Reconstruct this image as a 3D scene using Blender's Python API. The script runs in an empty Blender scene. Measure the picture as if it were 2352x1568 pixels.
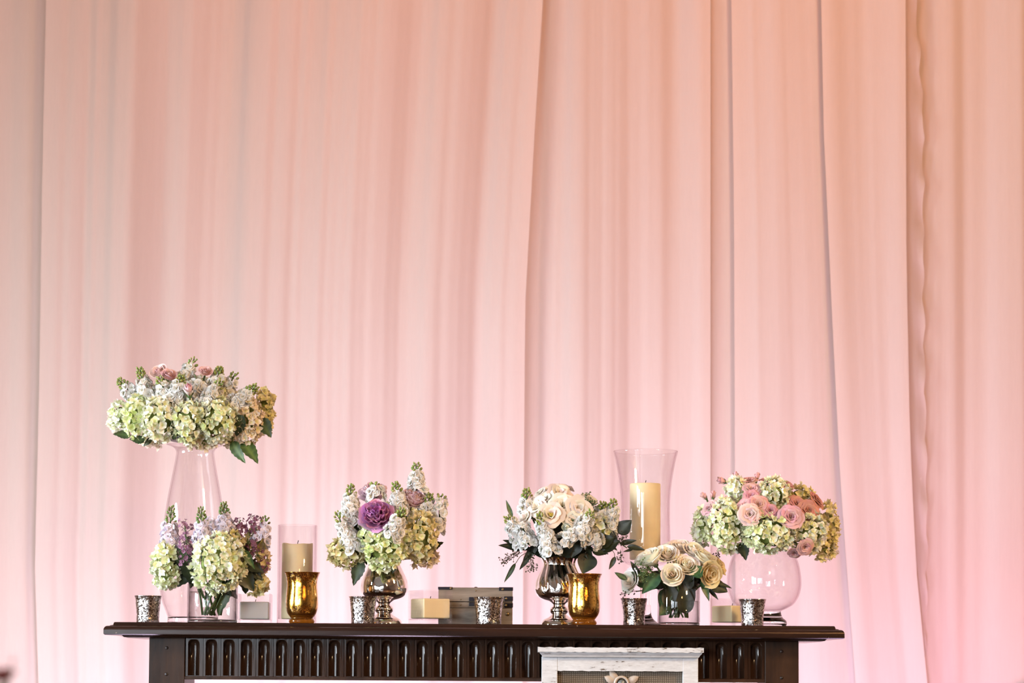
import bpy, bmesh, math, random
from mathutils import Vector, Matrix, Quaternion, Euler

C = bpy.context.scene.collection
SC = bpy.context.scene
PI = math.pi
rnd = random.Random(7)

# ------------------------------------------------------------------ camera
F_PX, CAM_D, ZC = 5500.0, 5.5, 1.09
PITCH, ROLL, ROW_H = math.radians(3.5), math.radians(-0.33), 1540.0
cam_d = bpy.data.cameras.new('camera')
cam = bpy.data.objects.new('camera', cam_d); C.objects.link(cam)
cam.location = (0, -CAM_D, ZC)
CAM_R = Matrix.Rotation(PI / 2 + PITCH, 3, 'X') @ Matrix.Rotation(-ROLL, 3, 'Z')
cam.rotation_euler = CAM_R.to_euler()
cam_d.sensor_width = 36.0
cam_d.lens = F_PX / 2352 * 36
SHIFT = (ROW_H - F_PX * math.tan(PITCH) - 784) / 2352
cam_d.shift_y = SHIFT
cam_d.clip_start = 0.05
cam_d.dof.use_dof = True
cam_d.dof.focus_distance = 5.5
cam_d.dof.aperture_fstop = 3.2
SC.camera = cam


def P(px, py, Y=0.0):
    """world point seen at photo pixel (px, py) on the plane y = Y"""
    d = CAM_R @ Vector(((px - 1176) / F_PX, (784 - py + SHIFT * 2352) / F_PX, -1.0))
    t = (Y + CAM_D) / d.y
    return Vector((0, -CAM_D, ZC)) + d * t


def S(Y=0.0):
    return (CAM_D + Y) / F_PX          # metres per photo pixel at depth Y

Z0 = P(1090, 1432.5, -0.14).z          # top of the mantel shelf

# ------------------------------------------------------------------ world, lights, exposure
w = bpy.data.worlds.new('world'); SC.world = w; w.use_nodes = True
w.node_tree.nodes['Background'].inputs[0].default_value = (1.0, 0.82, 0.7, 1)
w.node_tree.nodes['Background'].inputs[1].default_value = 0.05
SC.view_settings.view_transform = 'Standard'
SC.view_settings.look = 'None'
SC.view_settings.gamma = 1.0
SC.view_settings.use_curve_mapping = False
SC.view_settings.exposure = 0.0
SC.cycles.transparent_max_bounces = 32
SC.cycles.max_bounces = 7
SC.cycles.diffuse_bounces = 3
SC.cycles.use_adaptive_sampling = True
SC.cycles.adaptive_threshold = 0.06
SC.cycles.adaptive_min_samples = 16
SC.cycles.sample_clamp_indirect = 6.0

WINDOW_POWER = {'left': 4.5, 'near': 4.5, 'front': 4.5}
AMBER = (1.0, 0.66, 0.34)


def light(name, kind, loc, target, energy, color, **kw):
    d = bpy.data.lights.new(name, kind)
    d.energy = energy; d.color = color
    for k, v in kw.items():
        setattr(d, k, v)
    o = bpy.data.objects.new(name, d); C.objects.link(o)
    o.location = loc
    o.rotation_euler = (Vector(target) - Vector(loc)).to_track_quat('-Z', 'Y').to_euler()
    return o

# daylight falling in and down through the tall windows (left wall; those behind the camera are added)
DAY = (0.84, 0.92, 1.0)
for (wx, wy, wl, tx, ty, tz, e) in ((-4.9, -7.55, 1.3, 0.0, 0.0, 0.2, 50), (-4.9, -5.65, 1.3, 0.0, 0.0, 0.1, 65), (-4.9, -1.3, 1.2, 0.0, -0.1, -0.3, 165)):
    light('window_daylight', 'AREA', (wx, wy, 1.6), (tx, ty, tz), e, DAY, shape='RECTANGLE', size=wl, size_y=2.2, spread=math.radians(84))
light('window_daylight', 'AREA', (-2.8, -9.9, 1.7), (0, 0, 0.3), 36, DAY, shape='RECTANGLE', size=2.6, size_y=2.2, spread=math.radians(80))  # added frontal fill at the unseen windows behind the camera
# tungsten lamps of the hall, high up
light('ceiling_lamp', 'AREA', (3.6, -3.6, 3.6), (0.3, 0.3, 1.5), 200, AMBER, size=0.7)
light('ceiling_lamp', 'AREA', (2.2, -7.5, 3.7), (0, 0.5, 1.8), 110, (1.0, 0.46, 0.18), size=0.7)
# added warm spots, no such fixtures known, to tint the drape tops amber
for ux, e in ((-1.3, 45), (0.1, 75), (1.5, 65)):
    light('added_drape_wash', 'SPOT', (ux, -0.9, 3.75), (ux, 0.95, 2.9), e * 1.6, (1.0, 0.28, 0.07), spot_size=math.radians(80), spot_blend=1.0, shadow_soft_size=0.1)
# LED uplights on the floor between mantel and curtain, pale in the middle, deep pink on the right
PALE_UP = (0.83, 0.65, 0.91)
for ux, e, col in ((-1.65, 75, (1, .42, .6)), (-0.95, 225, PALE_UP), (-0.3, 235, PALE_UP), (0.35, 235, PALE_UP), (0.95, 165, (.88, .58, .95)), (1.75, 180, (1, .38, .58))):
    light('uplight', 'SPOT', (ux, 0.3, 0.1), (ux, 0.95, 1.7), e, col, spot_size=math.radians(95), spot_blend=1.0, shadow_soft_size=0.12)

# ------------------------------------------------------------------ material helpers


def mat(name):
    m = bpy.data.materials.new(name); m.use_nodes = True
    nt = m.node_tree; nt.nodes.clear()
    out = nt.nodes.new('ShaderNodeOutputMaterial')
    return m, nt, out


def N(nt, typ, **kw):
    n = nt.nodes.new('ShaderNode' + typ)
    for k, v in kw.items():
        if k.startswith('i_'):
            n.inputs[k[2:].replace('_', ' ')].default_value = v
        else:
            setattr(n, k, v)
    return n


def L(nt, a, b):
    nt.links.new(a, b)


def rgba(c):
    return (c[0], c[1], c[2], 1.0)


def mapped(nt, scale=(1, 1, 1), coord='Object'):
    tc = N(nt, 'TexCoord'); mp = N(nt, 'Mapping')
    mp.inputs['Scale'].default_value = scale
    L(nt, tc.outputs[coord], mp.inputs['Vector'])
    return mp.outputs[0]


def ramp(nt, fac, stops):
    r = N(nt, 'ValToRGB')
    el = r.color_ramp.elements
    while len(el) < len(stops):
        el.new(0.5)
    for e, (p, c) in zip(el, stops):
        e.position = p; e.color = rgba(c) if len(c) == 3 else c
    L(nt, fac, r.inputs[0])
    return r.outputs[0]


def principled(nt, out, **kw):
    b = N(nt, 'BsdfPrincipled')
    for k, v in kw.items():
        b.inputs[k.replace('_', ' ')].default_value = v
    L(nt, b.outputs[0], out.inputs[0])
    return b


def simple(name, col, rough=0.6, metal=0.0, **kw):
    m, nt, out = mat(name)
    b = principled(nt, out, Base_Color=rgba(col), Roughness=rough, Metallic=metal, **kw)
    v = mapped(nt)
    n = N(nt, 'TexNoise', i_Scale=60.0, i_Detail=3.0); L(nt, v, n.inputs['Vector'])
    c = ramp(nt, n.outputs['Fac'], [(0.3, tuple(x * 0.88 for x in col)), (0.7, tuple(min(1, x * 1.08) for x in col))])
    L(nt, c, b.inputs['Base Color'])
    return m


def petal_material(name, base_tint, tip_gain, translucency=0.3, base_pos=0.45):
    """object colour at the petal tip, tinted towards its base"""
    m, nt, out = mat(name)
    oi = N(nt, 'ObjectInfo'); at = N(nt, 'Attribute', attribute_name='t')
    mr = N(nt, 'MapRange'); mr.inputs['From Max'].default_value = base_pos
    L(nt, at.outputs['Fac'], mr.inputs['Value'])
    mul = N(nt, 'Mix', data_type='RGBA', blend_type='MULTIPLY'); mul.inputs['Factor'].default_value = 1.0
    L(nt, oi.outputs['Color'], mul.inputs[6]); mul.inputs[7].default_value = rgba(base_tint)
    mx = N(nt, 'Mix', data_type='RGBA'); L(nt, mr.outputs[0], mx.inputs['Factor'])
    L(nt, mul.outputs[2], mx.inputs[6]); L(nt, oi.outputs['Color'], mx.inputs[7])
    hs = N(nt, 'HueSaturation'); L(nt, mx.outputs[2], hs.inputs['Color'])
    rm = N(nt, 'MapRange'); rm.inputs['To Min'].default_value = 0.86 * tip_gain; rm.inputs['To Max'].default_value = 1.06 * tip_gain
    L(nt, oi.outputs['Random'], rm.inputs['Value']); L(nt, rm.outputs[0], hs.inputs['Value'])
    d = N(nt, 'BsdfPrincipled', i_Roughness=0.55)
    d.inputs['Specular IOR Level'].default_value = 0.3
    t = N(nt, 'BsdfTranslucent')
    L(nt, hs.outputs[0], d.inputs['Base Color']); L(nt, hs.outputs[0], t.inputs['Color'])
    s = N(nt, 'MixShader'); s.inputs[0].default_value = translucency
    L(nt, d.outputs[0], s.inputs[1]); L(nt, t.outputs[0], s.inputs[2]); L(nt, s.outputs[0], out.inputs[0])
    return m


def leaf_material(name, dark, light_c):
    m, nt, out = mat(name)
    oi = N(nt, 'ObjectInfo')
    b = principled(nt, out, Roughness=0.42)
    at = N(nt, 'Attribute', attribute_name='vein')
    n = N(nt, 'TexNoise', i_Scale=90.0); L(nt, mapped(nt), n.inputs['Vector'])
    mx = N(nt, 'Mix', data_type='RGBA'); mx.inputs[6].default_value = rgba(dark); mx.inputs[7].default_value = rgba(light_c)
    ad = N(nt, 'Math', operation='MULTIPLY_ADD'); L(nt, n.outputs['Fac'], ad.inputs[0]); ad.inputs[1].default_value = 0.4
    L(nt, at.outputs['Fac'], ad.inputs[2]); L(nt, ad.outputs[0], mx.inputs['Factor'])
    ml = N(nt, 'Mix', data_type='RGBA', blend_type='MULTIPLY'); ml.inputs['Factor'].default_value = 1.0
    L(nt, mx.outputs[2], ml.inputs[6]); L(nt, oi.outputs['Color'], ml.inputs[7])
    L(nt, ml.outputs[2], b.inputs['Base Color'])
    return m


def wood_material(name, dark, mid, scale, rough=0.28, wear=0.0, spec=0.5):
    m, nt, out = mat(name)
    v = mapped(nt, scale)
    n = N(nt, 'TexNoise', i_Scale=9.0, i_Detail=6.0, i_Roughness=0.62, i_Distortion=0.6); L(nt, v, n.inputs['Vector'])
    c = ramp(nt, n.outputs['Fac'], [(0.32, dark), (0.52, tuple((a + b) / 2 for a, b in zip(dark, mid))), (0.7, mid)])
    b = principled(nt, out, Roughness=rough)
    b.inputs['Specular IOR Level'].default_value = spec
    if wear > 0:
        n2 = N(nt, 'TexNoise', i_Scale=55.0, i_Detail=4.0, i_Roughness=0.7); L(nt, mapped(nt), n2.inputs['Vector'])
        f = ramp(nt, n2.outputs['Fac'], [(0.70, (0, 0, 0)), (0.735, (wear, wear, wear))])
        mx = N(nt, 'Mix', data_type='RGBA'); L(nt, f, mx.inputs['Factor'])
        L(nt, c, mx.inputs[6]); mx.inputs[7].default_value = (0.35, 0.25, 0.17, 1)
        c = mx.outputs[2]
    L(nt, c, b.inputs['Base Color'])
    n3 = N(nt, 'TexNoise', i_Scale=25.0, i_Detail=5.0); L(nt, v, n3.inputs['Vector'])
    bp = N(nt, 'Bump', i_Strength=0.12, i_Distance=0.004); L(nt, n3.outputs['Fac'], bp.inputs['Height'])
    L(nt, bp.outputs[0], b.inputs['Normal'])
    return m


def thin_glass(name, tint=(0.995, 0.993, 0.993), edge=(0.82, 0.73, 0.76), ior=1.5, gain=1.0):
    m, nt, out = mat(name)
    lw = N(nt, 'LayerWeight', i_Blend=0.5)
    p3 = N(nt, 'Math', operation='POWER'); L(nt, lw.outputs['Facing'], p3.inputs[0]); p3.inputs[1].default_value = 3.0
    mx = N(nt, 'Mix', data_type='RGBA'); mx.inputs[6].default_value = rgba(tint); mx.inputs[7].default_value = rgba(edge)
    L(nt, p3.outputs[0], mx.inputs['Factor'])
    tr = N(nt, 'BsdfTransparent'); L(nt, mx.outputs[2], tr.inputs[0])
    gl = N(nt, 'BsdfGlossy', i_Roughness=0.02)
    l2 = N(nt, 'LayerWeight', i_Blend=0.5)
    pw = N(nt, 'Math', operation='POWER'); L(nt, l2.outputs['Facing'], pw.inputs[0]); pw.inputs[1].default_value = 5.0
    f0 = ((ior - 1) / (ior + 1)) ** 2 * gain
    mm = N(nt, 'Math', operation='MULTIPLY_ADD', use_clamp=True); L(nt, pw.outputs[0], mm.inputs[0]); mm.inputs[1].default_value = (1 - f0) * .6; mm.inputs[2].default_value = f0
    s = N(nt, 'MixShader'); L(nt, mm.outputs[0], s.inputs[0]); L(nt, tr.outputs[0], s.inputs[1]); L(nt, gl.outputs[0], s.inputs[2])
    L(nt, s.outputs[0], out.inputs[0])
    return m


def thick_glass(name, col=(0.97, 0.95, 0.95)):
    m, nt, out = mat(name)
    principled(nt, out, Base_Color=rgba(col), Roughness=0.0, IOR=1.48, Transmission_Weight=1.0)
    return m


def mercury(name, metal, dark, lo, hi, scale, z_bias=0.0, rough=0.10, bump=0.25, height=0.1, see=0.35):
    """silvered glass: mirror coat flaked away in specks"""
    m, nt, out = mat(name)
    v = mapped(nt)
    n = N(nt, 'TexNoise', i_Scale=scale, i_Detail=5.0, i_Roughness=0.72, i_Distortion=0.8); L(nt, v, n.inputs['Vector'])
    fac = n.outputs['Fac']
    if z_bias:
        sx = N(nt, 'SeparateXYZ'); L(nt, v, sx.inputs[0])
        a = N(nt, 'MapRange'); a.inputs['From Min'].default_value = 0.0; a.inputs['From Max'].default_value = height
        L(nt, sx.outputs[2], a.inputs['Value'])
        p = N(nt, 'Math', operation='SUBTRACT'); L(nt, a.outputs[0], p.inputs[0]); p.inputs[1].default_value = 0.55
        q = N(nt, 'Math', operation='MULTIPLY'); L(nt, p.outputs[0], q.inputs[0]); L(nt, p.outputs[0], q.inputs[1])
        r = N(nt, 'Math', operation='MULTIPLY_ADD'); L(nt, q.outputs[0], r.inputs[0]); r.inputs[1].default_value = z_bias
        L(nt, fac, r.inputs[2]); fac = r.outputs[0]
    msk = ramp(nt, fac, [(lo, (0, 0, 0)), (hi, (1, 1, 1))])
    bp = N(nt, 'Bump', i_Strength=bump, i_Distance=0.0012); L(nt, n.outputs['Fac'], bp.inputs['Height'])
    a = N(nt, 'BsdfPrincipled', i_Roughness=rough, i_Metallic=1.0); a.inputs['Base Color'].default_value = rgba(metal)
    a.inputs['Coat Weight'].default_value = 1.0; a.inputs['Coat Roughness'].default_value = 0.02; a.inputs['Coat IOR'].default_value = 1.7
    L(nt, bp.outputs[0], a.inputs['Normal'])
    b = N(nt, 'BsdfPrincipled', i_Roughness=0.05); b.inputs['Base Color'].default_value = rgba(dark)
    tr = N(nt, 'BsdfTransparent'); tr.inputs[0].default_value = rgba(tuple(min(1, x * 1.1) for x in metal))
    bs = N(nt, 'MixShader'); bs.inputs[0].default_value = see
    L(nt, b.outputs[0], bs.inputs[1]); L(nt, tr.outputs[0], bs.inputs[2])
    s = N(nt, 'MixShader'); L(nt, msk, s.inputs[0]); L(nt, a.outputs[0], s.inputs[1]); L(nt, bs.outputs[0], s.inputs[2])
    L(nt, s.outputs[0], out.inputs[0])
    return m


def cloth_material(name, col):
    m, nt, out = mat(name)
    v = mapped(nt, (1, 1, 0.06))
    n = N(nt, 'TexNoise', i_Scale=320.0, i_Detail=2.0); L(nt, v, n.inputs['Vector'])
    c = ramp(nt, n.outputs['Fac'], [(0.3, tuple(x * 0.97 for x in col)), (0.7, col)])
    d = N(nt, 'BsdfDiffuse'); t = N(nt, 'BsdfTranslucent')
    L(nt, c, d.inputs[0]); L(nt, c, t.inputs[0])
    s = N(nt, 'MixShader'); s.inputs[0].default_value = 0.4
    L(nt, d.outputs[0], s.inputs[1]); L(nt, t.outputs[0], s.inputs[2]); L(nt, s.outputs[0], out.inputs[0])
    return m


def emission(name, col, strength):
    m, nt, out = mat(name)
    e = N(nt, 'Emission', i_Strength=strength); e.inputs[0].default_value = rgba(col)
    L(nt, e.outputs[0], out.inputs[0])
    return m


def paint_material(name):
    """chalk white paint with dark wood showing at chips"""
    m, nt, out = mat(name)
    v = mapped(nt, (0.35, 1, 1.6))
    n = N(nt, 'TexNoise', i_Scale=120.0, i_Detail=6.0, i_Roughness=0.75); L(nt, v, n.inputs['Vector'])
    n2 = N(nt, 'TexNoise', i_Scale=14.0, i_Detail=3.0); L(nt, mapped(nt), n2.inputs['Vector'])
    ml = N(nt, 'Math', operation='MULTIPLY_ADD'); L(nt, n2.outputs['Fac'], ml.inputs[0]); ml.inputs[1].default_value = 0.35
    L(nt, n.outputs['Fac'], ml.inputs[2])
    c = ramp(nt, ml.outputs[0], [(0.52, (0.62, 0.645, 0.68)), (0.79, (0.50, 0.515, 0.54)), (0.83, (0.12, 0.095, 0.075))])
    b = principled(nt, out, Roughness=0.65)
    L(nt, c, b.inputs['Base Color'])
    bp = N(nt, 'Bump', i_Strength=0.4, i_Distance=0.002); L(nt, n.outputs['Fac'], bp.inputs['Height'])
    L(nt, bp.outputs[0], b.inputs['Normal'])
    return m


def burlap_material(name):
    m, nt, out = mat(name)
    v = mapped(nt)
    a = N(nt, 'TexWave', i_Scale=75.0, i_Distortion=1.5, bands_direction='X'); L(nt, v, a.inputs['Vector'])
    b2 = N(nt, 'TexWave', i_Scale=75.0, i_Distortion=1.5, bands_direction='Z'); L(nt, v, b2.inputs['Vector'])
    mx = N(nt, 'Math', operation='MULTIPLY'); L(nt, a.outputs['Fac'], mx.inputs[0]); L(nt, b2.outputs['Fac'], mx.inputs[1])
    c = ramp(nt, mx.outputs[0], [(0.05, (0.07, 0.055, 0.04)), (0.6, (0.26, 0.22, 0.17))])
    b = principled(nt, out, Roughness=0.9)
    L(nt, c, b.inputs['Base Color'])
    bp = N(nt, 'Bump', i_Strength=0.5, i_Distance=0.001); L(nt, mx.outputs[0], bp.inputs['Height'])
    L(nt, bp.outputs[0], b.inputs['Normal'])
    return m


def wax_material(name, col):
    m, nt, out = mat(name)
    b = principled(nt, out, Base_Color=rgba(col), Roughness=0.5, Subsurface_Weight=0.25, Subsurface_Scale=0.01)
    b.inputs['Subsurface Radius'].default_value = (1.0, 0.7, 0.4)
    n = N(nt, 'TexNoise', i_Scale=35.0, i_Detail=4.0); L(nt, mapped(nt), n.inputs['Vector'])
    c = ramp(nt, n.outputs['Fac'], [(0.3, tuple(x * 0.93 for x in col)), (0.7, col)])
    L(nt, c, b.inputs['Base Color'])
    return m

M = {}
M['curtain'] = cloth_material('sheer_cloth', (0.485, 0.424, 0.37))
M['wall'] = simple('painted_wall', (0.42, 0.34, 0.28), 0.8)
M['ceiling'] = simple('ceiling_paint', (0.5, 0.45, 0.4), 0.9)
M['floor'] = wood_material('floor_wood', (0.06, 0.03, 0.018), (0.14, 0.075, 0.04), (0.2, 1, 1), 0.35)
for k_ in WINDOW_POWER: M['pane_' + k_] = emission('daylight_pane_' + k_, (0.80, 0.90, 1.0), WINDOW_POWER[k_])
M['window_frame'] = simple('window_paint', (0.3, 0.28, 0.26), 0.6)
M['wood_x'] = wood_material('dark_stained_wood_lengthwise', (0.012, 0.0055, 0.004), (0.034, 0.015, 0.009), (0.25, 1, 2.5), 0.2, 0.5, 0.32)
M['wood_z'] = wood_material('dark_stained_wood_upright', (0.012, 0.006, 0.0045), (0.045, 0.021, 0.011), (2.5, 1, 0.3), 0.14, 0.0, 0.4)
M['wood_side'] = wood_material('brown_stained_wood', (0.013, 0.0065, 0.0045), (0.048, 0.023, 0.012), (2.5, 1, 0.35), 0.4, 0.12, 0.2)
M['plug'] = simple('dark_plug', (0.012, 0.006, 0.005), 0.5)
M['chest'] = wood_material('grey_weathered_wood', (0.10, 0.078, 0.062), (0.34, 0.29, 0.245), (0.5, 1, 3.5), 0.75, 0.0, 0.2)
M['iron'] = simple('dark_iron', (0.03, 0.028, 0.035), 0.38, 0.9)
M['brass'] = simple('aged_brass', (0.30, 0.22, 0.12), 0.35, 0.9)
M['glass'] = thin_glass('clear_glass')
M['glass_thick'] = thick_glass('solid_glass')
M['glass_vase'] = thin_glass('clear_vase_glass', (0.99, 0.985, 0.985), (0.42, 0.35, 0.38))
M['water'] = thin_glass('water', (0.975, 0.98, 0.975), (0.72, 0.70, 0.68), 1.33)
M['silver'] = mercury('silver_mercury_glass', (0.82, 0.78, 0.75), (0.03, 0.015, 0.010), 0.47, 0.53, 230.0, 0.22, 0.10, 0.5, 0.062)
M['silver_urn'] = mercury('silver_urn_glass', (0.88, 0.83, 0.78), (0.04, 0.02, 0.012), 0.66, 0.70, 120.0, 0.0, 0.05, 0.08, 0.16)
M['gold'] = mercury('gold_mercury_glass', (0.95, 0.55, 0.09), (0.06, 0.022, 0.004), 0.565, 0.60, 300.0, 0.9, 0.07, 0.16, 0.117)
M['wax'] = wax_material('ivory_wax', (0.82, 0.68, 0.42))
M['wax_white'] = wax_material('white_wax', (0.84, 0.81, 0.76))
M['wick'] = simple('black_wick', (0.02, 0.018, 0.016), 0.9)
M['paint'] = paint_material('chalk_paint')
M['burlap'] = burlap_material('burlap')
M['hydrangea'] = petal_material('hydrangea_petal', (0.78, 0.87, 0.42), 1.0, 0.18, 0.55)
M['white_petal'] = petal_material('white_petal', (0.80, 0.88, 0.48), 1.0, 0.16, 0.45)
M['rose_petal'] = petal_material('rose_petal', (0.95, 0.86, 0.66), 1.0, 0.25, 0.6)
M['peony_petal'] = petal_material('peony_petal', (0.72, 0.55, 0.72), 1.0, 0.22, 0.7)
M['leaf'] = leaf_material('green_leaf', (0.014, 0.035, 0.016), (0.10, 0.16, 0.05))
M['stem'] = simple('green_stem', (0.06, 0.10, 0.025), 0.5)
M['core'] = simple('shaded_flower_core', (0.20, 0.25, 0.06), 0.8)  # core green darkened so gaps between florets read as deeper shade
M['dish'] = simple('dark_dish', (0.02, 0.018, 0.016), 0.4)
M['grey'] = simple('grey_post', (0.30, 0.29, 0.30), 0.6)
M['seed'] = leaf_material('seed_green', (0.05, 0.07, 0.025), (0.16, 0.18, 0.07))
M['tiny'] = petal_material('tiny_blossom', (0.75, 0.6, 0.75), 1.0, 0.2, 0.6)

# ------------------------------------------------------------------ geometry helpers


def mesh(name, verts, faces, smooth=True, **attrs):
    me = bpy.data.meshes.new(name)
    me.from_pydata([tuple(v) for v in verts], [], faces)
    if smooth:
        me.polygons.foreach_set('use_smooth', [True] * len(me.polygons))
    for k, vals in attrs.items():
        a = me.attributes.new(k, 'FLOAT', 'POINT')
        a.data.foreach_set('value', list(vals))
    me.update()
    return me


def obj(name, me, m=None, parent=None, loc=(0, 0, 0), rot=None, scale=None, color=None):
    if m is not None and len(me.materials) == 0:
        me.materials.append(M[m])
    o = bpy.data.objects.new(name, me); C.objects.link(o)
    if parent is not None:
        o.parent = parent
    o.location = loc
    if rot is not None:
        if isinstance(rot, Quaternion):
            o.rotation_mode = 'QUATERNION'; o.rotation_quaternion = rot
        else:
            o.rotation_euler = rot
    if scale is not None:
        o.scale = scale if hasattr(scale, '__len__') else (scale,) * 3
    if color is not None:
        o.color = rgba(color)
    return o


def tag(o, label, cat, group=None, kind=None):
    o['label'] = label
    if cat: o['category'] = cat
    if group: o['group'] = group
    if kind: o['kind'] = kind
    return o


def thing(name, label, cat, loc, group=None, rotz=0.0):
    o = bpy.data.objects.new(name, None); C.objects.link(o)
    o.empty_display_size = 0.01
    o.location = loc; o.rotation_euler = (0, 0, rotz)
    return tag(o, label, cat, group)


def box_me(name, x0, x1, y0, y1, z0, z1, bevel=0.0, seg=2):
    bm = bmesh.new()
    bmesh.ops.create_cube(bm, size=1)
    for v in bm.verts:
        v.co = Vector((x0 + (v.co.x + .5) * (x1 - x0), y0 + (v.co.y + .5) * (y1 - y0), z0 + (v.co.z + .5) * (z1 - z0)))
    if bevel > 0:
        bmesh.ops.bevel(bm, geom=bm.edges[:], offset=bevel, segments=seg, affect='EDGES', profile=0.5)
    me = bpy.data.meshes.new(name); bm.to_mesh(me); bm.free()
    return me


def lathe(name, prof, seg=48, rib=None, close=False):
    """surface of revolution; rib(theta, z, r) may modulate the radius"""
    vs, fs = [], []
    idx = []
    for r, z in prof:
        if r < 1e-6:
            idx.append([len(vs)] * seg); vs.append((0, 0, z))
        else:
            row = []
            for k in range(seg):
                th = 2 * PI * k / seg
                rr = r * (rib(th, z, r) if rib else 1.0)
                row.append(len(vs)); vs.append((rr * math.cos(th), rr * math.sin(th), z))
            idx.append(row)
    for a, b in zip(idx[:-1], idx[1:]):
        for k in range(seg):
            q = [a[k], a[(k + 1) % seg], b[(k + 1) % seg], b[k]]
            q2 = []
            for i in q:
                if i not in q2: q2.append(i)
            if len(q2) >= 3: fs.append(q2)
    return mesh(name, vs, fs)


def spline(pts, n):
    """Catmull-Rom through 2-D or 3-D points"""
    out = []
    p = [Vector(q) for q in pts]
    p = [p[0] * 2 - p[1]] + p + [p[-1] * 2 - p[-2]]
    for i in range(1, len(p) - 2):
        for k in range(n):
            t = k / n
            a, b, c, d = p[i - 1], p[i], p[i + 1], p[i + 2]
            out.append(0.5 * ((2 * b) + (c - a) * t + (2 * a - 5 * b + 4 * c - d) * t * t + (3 * b - a - 3 * c + d) * t ** 3))
    out.append(p[-2])
    return out


def tube_geo(pts, rad, sides=6, vs=None, fs=None):
    vs = [] if vs is None else vs; fs = [] if fs is None else fs
    pts = [Vector(p) for p in pts]
    base = len(vs)
    n = len(pts)
    for i, p in enumerate(pts):
        d = (pts[min(i + 1, n - 1)] - pts[max(i - 1, 0)]).normalized()
        a = d.orthogonal().normalized() if i == 0 else (a - d * a.dot(d)).normalized()
        b = d.cross(a)
        r = rad(i / (n - 1)) if callable(rad) else rad
        for k in range(sides):
            th = 2 * PI * k / sides
            vs.append(p + (a * math.cos(th) + b * math.sin(th)) * r)
    for i in range(n - 1):
        for k in range(sides):
            k2 = (k + 1) % sides
            fs.append((base + i * sides + k, base + i * sides + k2, base + (i + 1) * sides + k2, base + (i + 1) * sides + k))
    fs.append(tuple(base + k for k in range(sides))[::-1])
    fs.append(tuple(base + (n - 1) * sides + k for k in range(sides)))
    return vs, fs


def tube(name, pts, rad, sides=6):
    return mesh(name, *tube_geo(pts, rad, sides))


def ball_geo(c, r, vs, fs, sx=1, sz=1, u=7, v=5):
    base = len(vs)
    c = Vector(c)
    vs.append(c + Vector((0, 0, -r * sz)))
    for j in range(1, v):
        ph = -PI / 2 + PI * j / v
        for k in range(u):
            th = 2 * PI * k / u
            vs.append(c + Vector((r * sx * math.cos(ph) * math.cos(th), r * sx * math.cos(ph) * math.sin(th), r * sz * math.sin(ph))))
    vs.append(c + Vector((0, 0, r * sz)))
    top = len(vs) - 1
    for k in range(u):
        fs.append((base, base + 1 + (k + 1) % u, base + 1 + k))
        fs.append((top, base + 1 + (v - 2) * u + k, base + 1 + (v - 2) * u + (k + 1) % u))
    for j in range(v - 2):
        for k in range(u):
            a = base + 1 + j * u
            fs.append((a + k, a + (k + 1) % u, a + u + (k + 1) % u, a + u + k))


# ------------------------------------------------------------------ the room
def struct(o):
    o['kind'] = 'structure'
    return o

RX0, RX1, RY0, RY1, RZ = -5.0, 5.6, -10.0, 1.5, 3.9
struct(obj('floor', box_me('floor', RX0 - .1, RX1 + .1, RY0 - .1, RY1 + .1, -.1, 0), 'floor'))
struct(obj('ceiling', box_me('ceiling', RX0 - .1, RX1 + .1, RY0 - .1, RY1 + .1, RZ, RZ + .1), 'ceiling'))
struct(obj('wall_back', box_me('wall_back', RX0 - .1, RX1 + .1, RY1, RY1 + .1, 0, RZ), 'wall'))
struct(obj('wall_front', box_me('wall_front', RX0 - .1, RX1 + .1, RY0 - .1, RY0, 0, RZ), 'wall'))
struct(obj('wall_left', box_me('wall_left', RX0 - .1, RX0, RY0, RY1, 0, RZ), 'wall'))
struct(obj('wall_right', box_me('wall_right', RX1, RX1 + .1, RY0, RY1, 0, RZ), 'wall'))
# tall daylit windows in the left wall
for i, (wy0, wy1, pk) in enumerate(((-8.2, -6.9, 'left'), (-6.3, -5.0, 'left'), (-1.9, -0.7, 'near'))):
    z0_, z1_ = 0.5, 2.7
    wn = struct(obj('window_%d' % (i + 1), box_me('window', RX0 + .005, RX0 + .02, wy0, wy1, z0_, z1_), 'pane_' + pk))
    for yy in (wy0, wy0 + (wy1 - wy0) * .5, wy1):
        obj('mullion', box_me('mullion', RX0 + .02, RX0 + .06, yy - .03, yy + .03, z0_, z1_), 'window_frame', wn)
    for zz in (z0_, z0_ + 1.1, z1_):
        obj('glazing_bar', box_me('glazing_bar', RX0 + .02, RX0 + .05, wy0, wy1, zz - .025, zz + .025), 'window_frame', wn)
# and two unseen ones added behind the camera for soft frontal daylight
for i, (wx0, wx1) in enumerate(((-4.2, -3.0), (-2.6, -1.4))):
    z0_, z1_ = 0.6, 2.8
    wn = struct(obj('window_%d' % (i + 4), box_me('window', wx0, wx1, RY0 + .005, RY0 + .02, z0_, z1_), 'pane_front'))
    for xx in (wx0, (wx0 + wx1) / 2, wx1):
        obj('mullion', box_me('mullion', xx - .03, xx + .03, RY0 + .02, RY0 + .06, z0_, z1_), 'window_frame', wn)
    for zz in (z0_, z0_ + 1.1, z1_):
        obj('glazing_bar', box_me('glazing_bar', wx0, wx1, RY0 + .02, RY0 + .05, zz - .025, zz + .025), 'window_frame', wn)

# ------------------------------------------------------------------ curtains


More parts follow.
